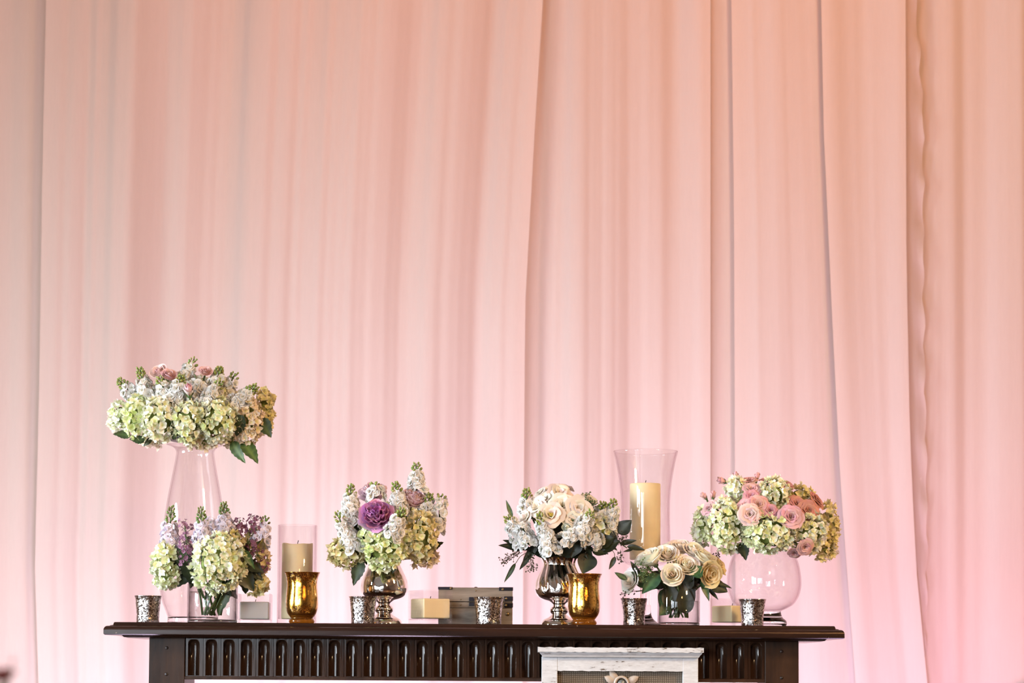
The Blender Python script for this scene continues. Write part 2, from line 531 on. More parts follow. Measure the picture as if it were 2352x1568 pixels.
def edge(pts, Y):
    """panel edge given as photo points -> x as a function of z at depth Y"""
    w_ = [P(a, b, Y) for a, b in pts]
    w_.sort(key=lambda p: p.z)

    def f(z):
        if z <= w_[0].z:
            p, q = w_[0], w_[1]
        elif z >= w_[-1].z:
            p, q = w_[-2], w_[-1]
        else:
            for p, q in zip(w_[:-1], w_[1:]):
                if p.z <= z <= q.z: break
        t = (z - p.z) / (q.z - p.z)
        t = max(-0.6, min(1.6, t))
        return p.x + (q.x - p.x) * t
    return f


def curtain(label, left, right, Y0, seed, amp=1.0, ruffle=None):
    r = random.Random(seed)
    lf, rf = edge(left, Y0), edge(right, Y0)
    W = abs(rf(1.9) - lf(1.9))
    nx = max(24, int(W / 0.0045)); nz = 26
    comps = []
    for lam, a in ((0.66, .020), (0.40, .012), (0.25, .0080), (0.16, .0055), (0.10, .0034), (0.058, .0016), (0.034, .0007), (.021, .0002)):
        for q in range(2):
            comps.append((lam * r.uniform(.8, 1.2), a * amp * r.uniform(.6, 1.1), r.uniform(0, 2 * PI), r.uniform(-.9, .9), r.uniform(-.5, .5),
                          r.uniform(.25, .8), r.uniform(0, 6.28)))
    vs, fs = [], []
    for j in range(nz + 1):
        z = 0.012 + (RZ - 0.02) * j / nz
        xl, xr = lf(z), rf(z)
        zz = (z - 1.9)
        for i in range(nx + 1):
            s = i / nx
            u = s * W
            y = 0.0
            for lam, a, ph, d1, d2, ml, mp in comps:
                env = 0.55 + 0.45 * math.sin(2 * PI * u / ml + mp)
                sn = math.sin(2 * PI * u / lam + ph + d1 * zz + d2 * zz * zz)
                y += a * env * (sn if lam > .1 else (sn if sn < 0 else sn ** 1.5))
            x = xl + (xr - xl) * s
            ed = min(1.0, min(s, 1 - s) * W / .07); y *= ed * ed * (3 - 2 * ed)
            if ruffle and i == nx:
                x += 0.010 * r.uniform(-1, 1)
            vs.append((x, Y0 + y, z))
    for j in range(nz):
        for i in range(nx):
            a = j * (nx + 1) + i
            fs.append((a, a + 1, a + nx + 2, a + nx + 1))
    o = obj('curtain_panel', mesh('curtain_panel', vs, fs), 'curtain')
    tag(o, label, 'curtain', 'sheer curtain panels behind the mantel')
    return o

YC = 0.95
curtain('pink orange shaded curtain panel at the far left edge', [(-420, 0), (-440, 1560)], [(130, 0), (120, 1560)], YC + .03, 8, .6)
curtain('widest pale pink curtain panel behind the tall bouquet and peony bouquet', [(106, 0), (97, 420), (90, 900), (80, 1300), (88, 1568)],
        [(1247, 0), (1228, 300), (1206, 700), (1200, 1560)], YC, 12)
curtain('peach curtain panel behind the white bouquet and the hurricane candle', [(1190, 0), (1180, 1560)],
        [(1632, 0), (1632, 1560)], YC + .018, 21, .8)
curtain('orange tinted curtain strip set back between two panels above the hurricane candle', [(1600, 0), (1600, 1560)], [(1720, 0), (1740, 1560)], YC + .036, 33, 0.25)
curtain('blush curtain panel rising behind the fishbowl bouquet', [(1680, 0), (1686, 500), (1690, 1560)], [(1930, 0), (1990, 1560)], YC + .016, 47, .45)
pe = curtain('narrow cream curtain panel with a loose ruffled edge right of the mantel', [(1886, 0), (1892, 300), (1910, 700), (1930, 1100), (1965, 1568)],
             [(2080, 0), (2082, 600), (2090, 1000), (2104, 1300), (2130, 1568)], YC - .005, 58, 0.6)
curtain('deep pink curtain panel at the far right edge', [(2040, 0), (2050, 1560)], [(2820, 0), (2840, 1560)], YC + .035, 66, .9)
# ruffled selvedge peeping out behind the cream panel's edge
rr = random.Random(5)
lf = edge([(2076, 0), (2078, 600), (2086, 1000), (2100, 1300), (2122, 1568)], YC + .02)
rf = edge([(2102, 0), (2118, 250), (2120, 700), (2126, 1000), (2128, 1250), (2126, 1400), (2124, 1568)], YC + .02)
vs, fs = [], []
nz, nx = 150, 6
for j in range(nz + 1):
    z = 0.012 + (RZ - .02) * j / nz
    a, b = lf(z), max(lf(z) + .003, rf(z)) + 0.005 * math.sin(j * 1.3) * rr.uniform(.2, 1)
    for i in range(nx + 1):
        s = i / nx
        vs.append((a + (b - a) * s, YC + .010 + .004 * s * math.sin(j * .9 + s * 3) + .002 * rr.uniform(-1, 1) * s, z))
for j in range(nz):
    for i in range(nx):
        k = j * (nx + 1) + i
        fs.append((k, k + 1, k + nx + 2, k + nx + 1))
M['hem'] = cloth_material('ruffled_hem_cloth', (0.42, 0.35, 0.30))
obj('ruffled_hem', mesh('ruffled_hem', vs, fs), 'hem', pe)['label'] = 'tan ruffled hem strip'

# ------------------------------------------------------------------ mantel
YF = -0.15                                       # front of the shelf
sF = S(YF)


def XF(px, Y=YF):
    return P(px, 1480, Y).x

mantel = thing('fireplace_mantel', 'dark brown wooden fireplace mantel with a fluted frieze under all the vases', 'mantel', (XF(1088), 0, 0))
mx0 = mantel.location.x
YB = 0.17
YFR = -0.085                                     # front of the frieze
zt = Z0
h_top = 0.0085; h_slab = 0.0205


def moulded_slab(name, x0, x1, y0, y1, prof):
    """board whose front and two ends carry a profile: prof = [(inset, z)] from bottom to top"""
    vs, fs = [], []
    for ins, z in prof:
        vs += [(x0 + ins, y1, z), (x0 + ins, y0 + ins, z), (x1 - ins, y0 + ins, z), (x1 - ins, y1, z)]
    n = len(prof)
    for i in range(n - 1):
        for k in range(4):
            a, b = i * 4 + k, i * 4 + (k + 1) % 4
            fs.append((a, b, b + 4, a + 4))
    fs.append((3, 2, 1, 0)); fs.append(tuple((n - 1) * 4 + k for k in range(4)))
    return mesh(name, vs, fs, smooth=False)

x_l, x_r = XF(237) - mx0, XF(1940) - mx0
top_l, top_r = XF(257) - mx0, XF(1921) - mx0
obj('top_board', moulded_slab('top_board', top_l - .008, top_r + .008, YF + .012, YB, [(0, zt - h_top - .001), (.001, zt - h_top + .001), (.007, zt - h_top + .0025), (.008, zt - .002), (.0095, zt)]), 'wood_x', mantel)
rp = [(0.003, zt - h_top - h_slab), (0.0, zt - h_top - h_slab + .002), (0.0, zt - h_top - .009)]
for k in range(1, 7):
    a = PI / 2 * k / 6
    rp.append((0.009 * (1 - math.cos(a)), zt - h_top - .009 + .009 * math.sin(a)))
obj('shelf_slab', moulded_slab('shelf_slab', x_l, x_r, YF, YB, rp), 'wood_x', mantel)
zu = zt - h_top - h_slab
obj('bed_moulding', moulded_slab('bed_moulding', x_l + .035, x_r - .035, YF + .035, YB - .01, [(.012, zu - .006), (.004, zu - .004), (0, zu)]), 'wood_x', mantel)


def XR(px):
    return P(px, 1500, YFR).x - mx0
z_bot = P(1000, 1558, YFR).z
fl_w = (XR(1735) - XR(443)) / 32.0
# fluted boards: half-round groove with a domed top, cut square at the bottom


def fluted_mesh():
    hw = fl_w / 2 - 0.0004
    R = 0.0132
    zt_, zb_ = zu - .006 - P(0, 0, 0).z * 0, P(1000, 1554, YFR).z
    gz_top = P(1000, 1471, YFR).z - R            # centre of the dome
    xs = [-hw, -R - .0008] + [R * math.sin(a) for a in [(-PI / 2) + PI * k / 12 for k in range(13)]] + [R + .0008, hw]
    off = -0.0015
    zs = [zt_] + [gz_top + R * math.sin(PI / 2 - PI / 2 * k / 5) + (.0004 if k == 0 else 0) for k in range(6)] + [zb_ + .0005, zb_, z_bot]
    vs, fs = [], []
    for j, z in enumerate(zs):
        for x in xs:
            d = 0.0
            if j < len(zs) - 2:
                dz = max(0, z - gz_top)
                q = R * R - x * x - dz * dz
                d = math.sqrt(q) if q > 1e-9 else 0.0
            vs.append((x + off if abs(x) < R + .0005 else x, YFR + d * 0.95, z))
    nx = len(xs)
    for j in range(len(zs) - 1):
        for i in range(nx - 1):
            a = j * nx + i
            fs.append((a, a + nx, a + nx + 1, a + 1))
    # board sides and back edge for the joints
    b0 = len(vs)
    for x in (-hw, hw):
        for z in (zs[0], zs[-1]):
            vs.append((x, YFR + .02, z))
    fs.append((0, b0, b0 + 1, (len(zs) - 1) * nx)); fs.append((nx - 1, (len(zs) - 1) * nx + nx - 1, b0 + 3, b0 + 2))
    me = mesh('fluted_board', vs, fs, smooth=False)
    for p in me.polygons:
        if abs(p.normal.y + 1) > .02: p.use_smooth = True
    return me
fm = fluted_mesh()
for k in range(33):
    obj('fluted_board', fm, 'wood_z', mantel, (XR(443) + k * fl_w + .0035, 0, 0))
obj('frieze_backing', box_me('frieze_backing', XR(400), XR(1790), YFR + .016, YFR + .03, z_bot, zu - .003), 'plug', mantel)
obj('bottom_rail', box_me('bottom_rail', XR(424), XR(1760), YFR - .002, YFR + .03, P(1000, 1563, YFR).z, P(1000, 1555.5, YFR).z, .001), 'wood_side', mantel)
for (a, b) in ((343, 425), (1757, 1834)):
    pl = obj('pilaster', box_me('pilaster', XR(a), XR(b), YFR - .004, YFR + .17, 0.0, zu - .005, .0012), 'wood_side', mantel)
    cx = (XR(a) + XR(b)) / 2 - .0005
    for yy in (1487.5, 1548):
        obj('wood_plug', lathe('wood_plug', [(0.0, -.001), (.0038, -.001), (.0038, .0004), (0, .0006)], 14), 'plug', pl, (cx, YFR - .004, P(384, yy, YFR).z), (PI / 2, 0, 0))
obj('inner_board', box_me('inner_board', XR(425), XR(1757), .06, .08, z_bot + .01, zu - .004), 'wood_side', mantel)
# (the fireplace opening below is open to the curtain)

# ------------------------------------------------------------------ white frame
YW = YFR - .006
FW = S(YW)


def fr(px, py):
    p = P(px, py, YW); return p
frame = thing('picture_frame', 'distressed white wooden frame with a cornice and burlap inside, hung on the mantel', 'frame', (fr(1424, 1500).x, YW, fr(1424, 1500).z))
fx, fz = frame.location.x, frame.location.z


def rel(px, py):
    p = fr(px, py); return p.x - fx, p.z - fz
zt_c, zb_c = rel(1424, 1487)[1], rel(1424, 1498)[1]


def rough_box(name, x0, x1, y0, y1, z0, z1, seed, j=0.0009, nx=40):
    """board with slightly ragged long edges"""
    r = random.Random(seed)
    vs, fs = [], []
    for i in range(nx + 1):
        x = x0 + (x1 - x0) * i / nx
        a, b = r.uniform(-j, j), r.uniform(-j, j)
        vs += [(x, y0, z0 + a), (x, y0, z1 + b), (x, y1, z1 + b), (x, y1, z0 + a)]
    for i in range(nx):
        for k in range(4):
            p, q = i * 4 + k, i * 4 + (k + 1) % 4
            fs.append((p, p + 4, q + 4, q))
    fs.append((0, 1, 2, 3)); fs.append(tuple(nx * 4 + k for k in (3, 2, 1, 0)))
    return mesh(name, vs, fs, smooth=False)
obj('cornice_board', rough_box('cornice_board', rel(1235, 1490)[0], rel(1613, 1490)[0], -.045, .0, zb_c, zt_c, 1), 'paint', frame)
obj('cornice_moulding', moulded_slab('cornice_moulding', rel(1239, 1490)[0], rel(1610, 1490)[0], -.040, .0, [(.007, rel(1424, 1509)[1]), (.005, rel(1424, 1505)[1]), (.001, rel(1424, 1501)[1]), (0, rel(1424, 1498.4)[1])]), 'paint', frame)
BOT = rel(1424, 1900)[1]
obj('top_rail', rough_box('top_rail', rel(1280, 1500)[0] - .0, rel(1567, 1500)[0], -.022, .0, rel(1424, 1541)[1], rel(1424, 1508)[1], 2), 'paint', frame)
for a, b in ((1244, 1280), (1567, 1602)):
    obj('stile', box_me('stile', rel(a, 1500)[0], rel(b, 1500)[0], -.0225, .0, BOT, rel(1424, 1508)[1], .001), 'paint', frame)
obj('bottom_rail', box_me('bottom_rail', rel(1280, 1500)[0], rel(1567, 1500)[0], -.022, .0, BOT, BOT + .035), 'paint', frame)
obj('burlap_panel', box_me('burlap_panel', rel(1278, 1500)[0], rel(1569, 1500)[0], -.007, -.003, BOT + .01, rel(1424, 1535)[1]), 'burlap', frame)
# brooch-like flower on the burlap
bc = rel(1427, 1573)
M['brooch'] = simple('pale_brooch_petal', (0.45, 0.38, 0.32), 0.45)
M['gem'] = simple('grey_gem', (0.30, 0.33, 0.33), 0.08, 0.6)


def brooch_petal():
    vs, fs = [], []
    n = 6
    for i in range(n + 1):
        v = i / n
        w_ = 0.0085 * math.sin(PI * min(1, v * .92 + .08)) ** .8
        for u in (-1, -.5, 0, .5, 1):
            vs.append((u * w_, v * .030, .001 + .004 * math.sin(PI * v) * (1 - u * u) + .003 * v))
    for i in range(n):
        for k in range(4):
            a = i * 5 + k
            fs.append((a, a + 1, a + 6, a + 5))
    return mesh('brooch_petal', vs, fs)
bp_me = brooch_petal()
for k, ang in enumerate((28, 128, 152, 200, 245, 290, 335)):
    th = math.radians(ang - 90)
    q = Matrix.Rotation(PI / 2, 4, 'X') @ Matrix.Rotation(th, 4, 'Z')
    obj('brooch_petal', bp_me, 'brooch', frame, (bc[0] + .014 * math.cos(math.radians(ang)), -.008, bc[1] + .012 * math.sin(math.radians(ang))), q.to_quaternion())
obj('brooch_ring', lathe('brooch_ring', [(.0145 + .0032 * math.cos(a), .0032 * math.sin(a)) for a in [2 * PI * k / 10 for k in range(11)]], 28), 'brooch', frame, (bc[0], -.013, bc[1] + .004), (PI / 2, 0, 0))
obj('brooch_gem', lathe('brooch_gem', [(0, .006), (.006, .005), (.0105, 0), (.0, -.002)], 10), 'gem', frame, (bc[0], -.012, bc[1] + .004), (PI / 2, 0, 0))

# ------------------------------------------------------------------ glassware and candles


def on_shelf(px, Y):
    return Vector((P(px, 1430, Y).x, Y, Z0))


def prof_px(pts, Y, base_py, n=4, smooth=True):
    """(radius px, photo row) from bottom to top -> lathe profile"""
    s = S(Y)
    q = [(r * s, (base_py - y) * s) for r, y in pts]
    return [(max(0, v[0]), v[1]) for v in spline(q, n)] if smooth else q


def shell(outer, th, floor_z):
    """closed vessel: outer wall up, rim, inner wall down to floor_z"""
    inner = []
    for r, z in reversed(outer):
        if z > floor_z + th * .5 and r > th:
            inner.append((r - th, z))
    inner[0] = (inner[0][0], outer[-1][1])
    return [(0, outer[0][1])] + outer + inner + [(inner[-1][0] * .7, floor_z), (0, floor_z)]


def votive(px, label, Y, rt, rb, h, seed):
    s = S(Y)
    pts = [(rb * s * .97, 0), (rb * s, .0015), (rb * s * 1.0, h * s * .3), (rb * s * 1.03 + (rt - rb) * s * .25, h * s * .65), (rb * s + (rt - rb) * s * .65, h * s * .88), (rt * s, h * s)]
    o = obj('votive_cup', lathe('votive_cup', shell([tuple(v) for v in spline(pts, 4)], .0022, .006), 40), 'silver', None, on_shelf(px, Y), (0, 0, seed))
    tag(o, label, 'votive cup', 'silver speckled votive cups')
    r_in = rb * s - .004
    c = obj('tealight', lathe('tealight', [(0, .0062), (r_in, .0062), (r_in, .02), (r_in * .96, .0215), (0, .021)], 24), 'wax_white', o)
    return o
votive(339.5, 'silver speckled votive cup at the left end of the mantel', -.085, 31.5, 26, 61.5, .4)
votive(833.5, 'silver speckled votive cup in front of the peony bouquet urn', -.085, 33, 27, 62.5, 1.9)
votive(1122, 'silver speckled votive cup in front of the little wooden chest', -.09, 35, 29, 62.5, 3.1)
votive(1456, 'silver speckled votive cup left of the white rose vase', -.075, 31.5, 25, 62, 4.4)
votive(1728, 'silver votive cup in front of the footed fishbowl vase', -.085, 32, 25.5, 61.5, 5.6)


def gold(px, label, Y, base):
    pts = [(27, base), (29, base - 2), (29.5, base - 6), (27, base - 10), (25.5, base - 12.5), (29, base - 17), (33.5, base - 24), (36.5, base - 34), (37.5, base - 45), (36.8, base - 60), (35.2, base - 78), (34.6, base - 90), (35.8, base - 102), (38.5, base - 111), (41.3, base - 117)]
    pr = prof_px(pts, Y, base, 3)
    o = obj('hurricane_votive', lathe('hurricane_votive', shell(pr, .0022, .016), 48), 'gold', None, on_shelf(px, Y), (0, 0, px))
    tag(o, label, 'votive cup', 'gold speckled votive glasses')
    c = obj('tealight', lathe('tealight', [(0, .0162), (.024, .0162), (.024, .03), (.023, .0315), (0, .031)], 24), 'wax_white', o)
gold(693, 'gold speckled votive glass in front of the tall candle cylinder', -.095, 1428)
gold(1341, 'gold speckled votive glass in front of the swirled silver urn', -.10, 1432)


def urn(px, label, Y, pts, base, ribs, name):
    pr = prof_px(pts, Y, base, 4)
    s = S(Y)
    rib = None
    if ribs:
        def rib(th, z, r):
            t = (z - 60 * s) / (160 * s - 60 * s)
            k = max(0.0, min(1.0, (t - .12) / .25))
            return 1 + ribs * k * (abs(math.sin(6 * th + 3.4 * t)) - .5) * 2
    outer = pr
    prof = shell(outer, .0025, 66 * s)
    o = obj(name, lathe(name, prof, 96 if ribs else 56, rib), 'silver_urn', None, on_shelf(px, Y))
    tag(o, label, 'urn', 'silver mercury glass urns')
    return o
U = lambda b: [(41, b), (42, b - 2), (40, b - 8), (35, b - 14), (24, b - 20), (17.5, b - 25), (17, b - 27), (20.5, b - 31), (21.5, b - 36), (19, b - 41), (14.5, b - 46), (15, b - 50), (18.5, b - 53), (24, b - 55.5), (36, b - 59), (46, b - 64), (52.5, b - 71),
                (54.5, b - 80), (54, b - 90), (50.5, b - 105), (44, b - 120), (37.5, b - 134), (36, b - 141), (39, b - 150), (45, b - 159), (53, b - 168)]
urn(882, 'silver mercury glass urn holding the peony bouquet', 0.01, U(1430), 1430, 0.012, 'footed_urn')
urn(1284, 'swirl-ribbed silver mercury glass urn holding the white bouquet', 0.01, U(1432), 1432, 0.045, 'footed_urn')


def glass_vase(name, px, label, Y, pts, base, th, floor_px, cat, seg=56, n=4, parts_at=None, group=None):
    pr = prof_px(pts, Y, base, n)
    o = obj(name, lathe(name, shell(pr, th, floor_px * S(Y)), seg), 'glass', None, on_shelf(px, Y))
    tag(o, label, cat, group)
    return o
# tall bottle-shaped vase under the high bouquet
YT = 0.075
tall = glass_vase('tall_glass_vase', 443, 'tall clear glass vase flaring upward beneath the high bouquet', YT,
                  [(57, 1411), (60, 1404), (65, 1390), (70, 1378), (76, 1352), (79, 1325), (80, 1300), (76.5, 1250), (70, 1195), (60.5, 1130), (50, 1075), (44, 1040), (44, 1028), (52, 1019), (66, 1014)], 1427, .003, 16, 'vase')
obj('glass_foot', lathe('glass_foot', [(0, 0)] + [(a * S(YT), b * S(YT)) for a, b in ((53, 0), (57, 1.5), (58, 5), (57.5, 11), (58, 15.5), (30, 14.5))] + [(0, 14 * S(YT))], 56), 'glass_thick', tall)

# low cylinders with water


def cyl_vase(px, label, Y, r, top, base, water_row):
    s = S(Y); R = r * s; H = (base - top) * s
    o = obj('cylinder_vase', lathe('cylinder_vase', [(R - .002, .006), (R, .009), (R, H), (R - .001, H + .001), (R - .0028, H), (R - .0028, .0075), (0, .0075)], 56), 'glass_vase', None, on_shelf(px, Y))
    tag(o, label, 'vase', 'low clear cylinder vases')
    obj('glass_base', lathe('glass_base', [(0, .0), (R - .004, .0), (R - .001, .0018), (R - .0003, .006), (R - .004, .0073), (0, .0068)], 56), 'glass_thick', o)
    hw = (base - water_row) * s
    obj('water', lathe('water', [(0, .008), (R - .0032, .008), (R - .0032, hw), (R - .005, hw - .001), (0, hw - .001)], 48), 'water', o)
    return o
cyl_vase(487.5, 'low clear glass cylinder vase holding the lilac and hydrangea bouquet', -.055, 57.5, 1338, 1427, 1355)
cyl_vase(1559, 'low clear glass cylinder vase holding the white roses', -.055, 48.5, 1336, 1432, 1375)

# footed fishbowl
YBW = 0.065
bowl = glass_vase('fishbowl_vase', 1755, 'clear footed fishbowl vase under the pink rose and hydrangea bouquet', YBW,
                  [(38, 1399), (40, 1396), (53, 1390), (67, 1381), (78, 1365), (84, 1345), (85, 1328), (83, 1307), (78, 1285), (70, 1268), (62, 1258), (58, 1252)], 1434, .0028, 39, 'vase')
sb = S(YBW)
obj('glass_foot', lathe('glass_foot', [(0, 0)] + [(v[0], v[1]) for v in spline([(46 * sb, 0), (50 * sb, 3 * sb), (52.5 * sb, 9 * sb), (50 * sb, 16 * sb), (44 * sb, 21 * sb), (41 * sb, 26 * sb), (39 * sb, 33 * sb), (38.5 * sb, 37 * sb)], 4)] + [(0, 36 * sb)], 56), 'glass_thick', bowl)

# hurricane with pillar candle
YH = 0.085
hur = glass_vase('hurricane_glass', 1482, 'tall clear glass hurricane with a wide flared rim around a thick candle', YH,
                 [(16, 1292), (34, 1290), (48, 1284), (54.5, 1272), (57, 1250), (57, 1220), (56, 1180), (56.5, 1140), (59.5, 1105), (64, 1075), (70, 1045), (74.5, 1027)], 1431, .0028, 145, 'hurricane glass')
sh = S(YH)
obj('glass_stem', lathe('glass_stem', [(0, 0)] + [(v[0] * sh, v[1] * sh) for v in spline([(46, 0), (47, 3), (40, 7), (24, 13), (14, 28), (12, 60), (12.5, 100), (17, 128), (24, 138.5)], 4)] + [(0, 138.6 * sh)], 40), 'glass_thick', hur)


def pillar(px, label, Y, r, top, bottom, group=None, uneven=0.0, seed=1):
    s = S(Y); p = P(px, bottom, Y)
    R, H = r * s, (bottom - top) * s
    prof = [(0, 0), (R * .97, 0), (R, .002)] + [(R, H * k / 6) for k in range(1, 6)] + [(R, H - .002), (R * .97, H), (R * .8, H - .0015), (R * .3, H - .003), (0, H - .003)]
    r_ = random.Random(seed); ph = r_.uniform(0, 6)
    me = lathe('pillar_candle', prof, 40)
    if uneven:
        for v in me.vertices:
            if v.co.z > H * .7:
                th = math.atan2(v.co.y, v.co.x)
                v.co.z += uneven * (math.sin(2 * th + ph) + .5 * math.sin(5 * th + 1)) * (v.co.z - H * .7) / (H * .3)
    o = obj('pillar_candle', me, 'wax', None, (p.x, Y, p.z))
    obj('wick', tube('wick', [(0, 0, H - .004), (.0005, 0, H + .003), (.002, 0, H + .008)], .0009, 6), 'wick', o)
    return tag(o, label, 'candle', 'ivory pillar candles')
p0 = P(1482, 1286, YH)
pillar(1481.5, 'thick ivory pillar candle inside the flared hurricane glass', YH, 35.5, 1110, 1285)
# tall cylinder with candle
YCY = 0.02
cy = obj('candle_cylinder', lathe('candle_cylinder', [(0, 0), (44 * S(YCY), 0), (45 * S(YCY), .0015), (45 * S(YCY), 227 * S(YCY)), (43.8 * S(YCY), 227.8 * S(YCY)), (42.2 * S(YCY), 227 * S(YCY)), (42.2 * S(YCY), .012), (0, .010)], 56), 'glass', None, on_shelf(681, YCY))
tag(cy, 'tall straight clear glass cylinder behind the left gold votive glass', 'candle cylinder')
pc = pillar(681.5, 'ivory pillar candle with a melted uneven rim in the straight glass cylinder', YCY, 35.5, 1243, 1415.6, None, .0016, 3)
pc.location.z = Z0 + .0122


def cube_holder(px, py_top, py_base, side_px, rot, Y, c_top, c_bot, label_g, label_c, wax):
    s = S(Y); a = side_px * s / 2; H = (py_base - py_top) * s; t = .003
    o = obj('glass_cube_holder', None or box_open(a, H, t), 'glass', None, on_shelf(px, Y), (0, 0, math.radians(rot)))
    tag(o, label_g, 'candle holder', 'square glass candle holders')
    hb = (py_base - c_bot) * s
    obj('glass_base', box_me('glass_base', -a + .0004, a - .0004, -a + .0004, a - .0004, 0, min(hb, .014) - .0008, .0015), 'glass', o)
    b = a - t - .0012
    c = obj('square_candle', box_me('square_candle', -b, b, -b, b, 0, (c_bot - c_top) * s, .003, 3), wax, None, on_shelf(px, Y) + Vector((0, 0, min(hb, .014))), (0, 0, math.radians(rot)))
    tag(c, label_c, 'candle', 'square block candles')
    hh = (c_bot - c_top) * s
    obj('wick', tube('wick', [(0, 0, hh - .002), (.0005, 0, hh + .003), (.0015, 0, hh + .006)], .0008, 6), 'wick', c)


def box_open(a, H, t):
    """square open-topped glass wall"""
    vs, fs = [], []
    z0 = .010
    for r_, z in ((a, z0), (a, H), (a - t, H), (a - t, z0)):
        vs += [(-r_, -r_, z), (r_, -r_, z), (r_, r_, z), (-r_, r_, z)]
    for i in range(4):
        for k in range(4):
            p, q = i * 4 + k, i * 4 + (k + 1) % 4
            p2, q2 = ((i + 1) % 4) * 4 + k, ((i + 1) % 4) * 4 + (k + 1) % 4
            fs.append((p, q, q2, p2))
    return mesh('glass_cube_holder', vs, fs, smooth=False)
cube_holder(586, 1358, 1427, 74, 2, .045, 1376, 1416, 'square glass candle holder right of the lilac bouquet vase', 'low cream block candle in the glass cube beside the lilac bouquet vase', 'wax_white')
cube_holder(988, 1353, 1431, 76, 29, -.03, 1372, 1417, 'square glass candle holder turned cornerwise left of the wooden chest', 'cream block candle in the turned glass cube left of the chest', 'wax')
cube_holder(1682, 1368, 1433, 76, 37, .03, 1385, 1423, 'square glass candle holder between the white roses and the fishbowl', 'white block candle in the glass cube near the fishbowl', 'wax')

# ------------------------------------------------------------------ little wooden chest
YX = 0.035
sx = S(YX)
ch = thing('wooden_chest', 'small grey weathered wooden chest with dark iron corners behind a silver cup', 'chest', on_shelf(1092.5, YX))
hw_ = 84.5 * sx
YN = -.045


def crow(py):
    return (1432.5 - py) * sx
obj('box_body', box_me('box_body', -hw_ + .0005, hw_ - .0005, YN + .001, .045, 0, crow(1381), .001), 'chest', ch)
for a, b in ((1432.5, 1394.2), (1393.4, 1380.6)):
    obj('front_board', box_me('front_board', -hw_, hw_, YN - .002, YN + .004, crow(a), crow(b), .0008), 'chest', ch)
lid = obj('lid', box_me('lid', -hw_, hw_, YN - .002, .045, crow(1379.2), crow(1347), .0012), 'chest', ch)


def ob(px, py, Yl=YN - .002):
    return ((px - 1092.5) * sx, Yl, crow(py))


def plate(pxa, pxb, pya, pyb, th=.0018, m='iron', par=None, nm='iron_strap'):
    x0, _, z0 = ob(pxa, pyb); x1, _, z1 = ob(pxb, pya)
    return obj(nm, box_me(nm, x0, x1, YN - .002 - th, YN - .002, z0, z1, .0006), m, par or ch)
plate(1146, 1178, 1346, 1354, .0022, 'iron', lid, 'corner_plate')
plate(1007, 1040, 1346, 1352, .0022, 'iron', lid, 'corner_plate')
plate(1158, 1178, 1367, 1377, .0022, 'iron', lid, 'corner_strap')
plate(1158, 1178, 1382, 1392, .0022, 'iron', ch, 'corner_strap')
plate(1078, 1090, 1369, 1378, .003, 'iron', lid, 'latch')
plate(1078, 1090, 1381, 1389, .003, 'iron', ch, 'latch')
plate(1151, 1177, 1395, 1432, .0015, 'chest', ch, 'corner_board')
dome = [(0, .0032), (.0022, .0028), (.0038, .0016), (.0044, 0)]
dm = lathe('stud', dome[::-1], 14)
for (a, b, k, m_) in ((1165.5, 1407, 1.1, 'brass'), (1154, 1351, .75, 'brass'), (1162, 1372, .7, 'iron'), (1162, 1387, .7, 'iron'), (1036, 1349, .7, 'iron'), (1059, 1387, .35, 'iron'), (1059, 1374.5, .35, 'iron'), (1093, 1354.5, .35, 'iron')):
    q = ob(a, b)
    me = dm if m_ == 'brass' else bpy.data.meshes.get('stud_iron') or dm.copy()
    if m_ == 'iron': me.name = 'stud_iron'
    obj('stud', me, m_, ch, (q[0], YN - .0035, q[2]), (PI / 2, 0, 0), k)
q = ob(1093, 1347)
obj('top_stud', lathe('top_stud', [(.004, 0), (.0035, .0015), (0, .0022)], 14), 'iron', lid, (q[0], -.03, q[2]))

# ------------------------------------------------------------------ flower pieces (shared meshes)


def petal_grid(nu, nv, f):
    """grid of points f(u, v), u in [-1, 1], v in [0, 1]"""
    vs, fs, t = [], [], []
    for j in range(nv + 1):
        for i in range(nu + 1):
            u, v = -1 + 2 * i / nu, j / nv
            vs.append(Vector(f(u, v))); t.append(v)
    for j in range(nv):
        for i in range(nu):
            a = j * (nu + 1) + i
            fs.append((a, a + 1, a + nu + 2, a + nu + 1))
    return vs, fs, t


def join(parts):
    vs, fs, t = [], [], []
    for a, b, c in parts:
        o = len(vs)
        vs += a; fs += [tuple(i + o for i in f) for f in b]; t += c
    return vs, fs, t


def spun(part, ang, tilt=0.0, sc=1.0, lift=0.0):
    mtx = Matrix.Rotation(ang, 3, 'Z') @ Matrix.Rotation(tilt, 3, 'X')
    return [mtx @ (v * sc) + Vector((0, 0, lift)) for v in part[0]], part[1], part[2]


def hyd_floret(seed):
    r = random.Random(seed)
    ps = []
    cup = r.uniform(.15, .60)
    for k in range(4):
        wv = r.uniform(.46, .60); ru = r.uniform(-.30, .30); L_ = r.uniform(.85, 1.1); ed = r.uniform(-.05, .40); rollb = r.uniform(-.35, .15)

        def f(u, v):
            w_ = wv * (math.sin(PI * (0.08 + .80 * v)) ** .7)
            tip = 1 - .18 * u * u * v
            return (u * w_, v * L_ * tip, cup * v * v + ed * u * u * v + ru * u * v * v + rollb * max(0, v - .5) ** 2 * 3)
        ps.append(spun(petal_grid(3, 3, f), k * PI / 2 + r.uniform(-.25, .25), r.uniform(-.25, .40)))
    j = join(ps)
    return mesh('floret', j[0], j[1], t=j[2])
HYD = [hyd_floret(s) for s in range(8)]
for m_ in HYD: m_.materials.append(M['hydrangea'])


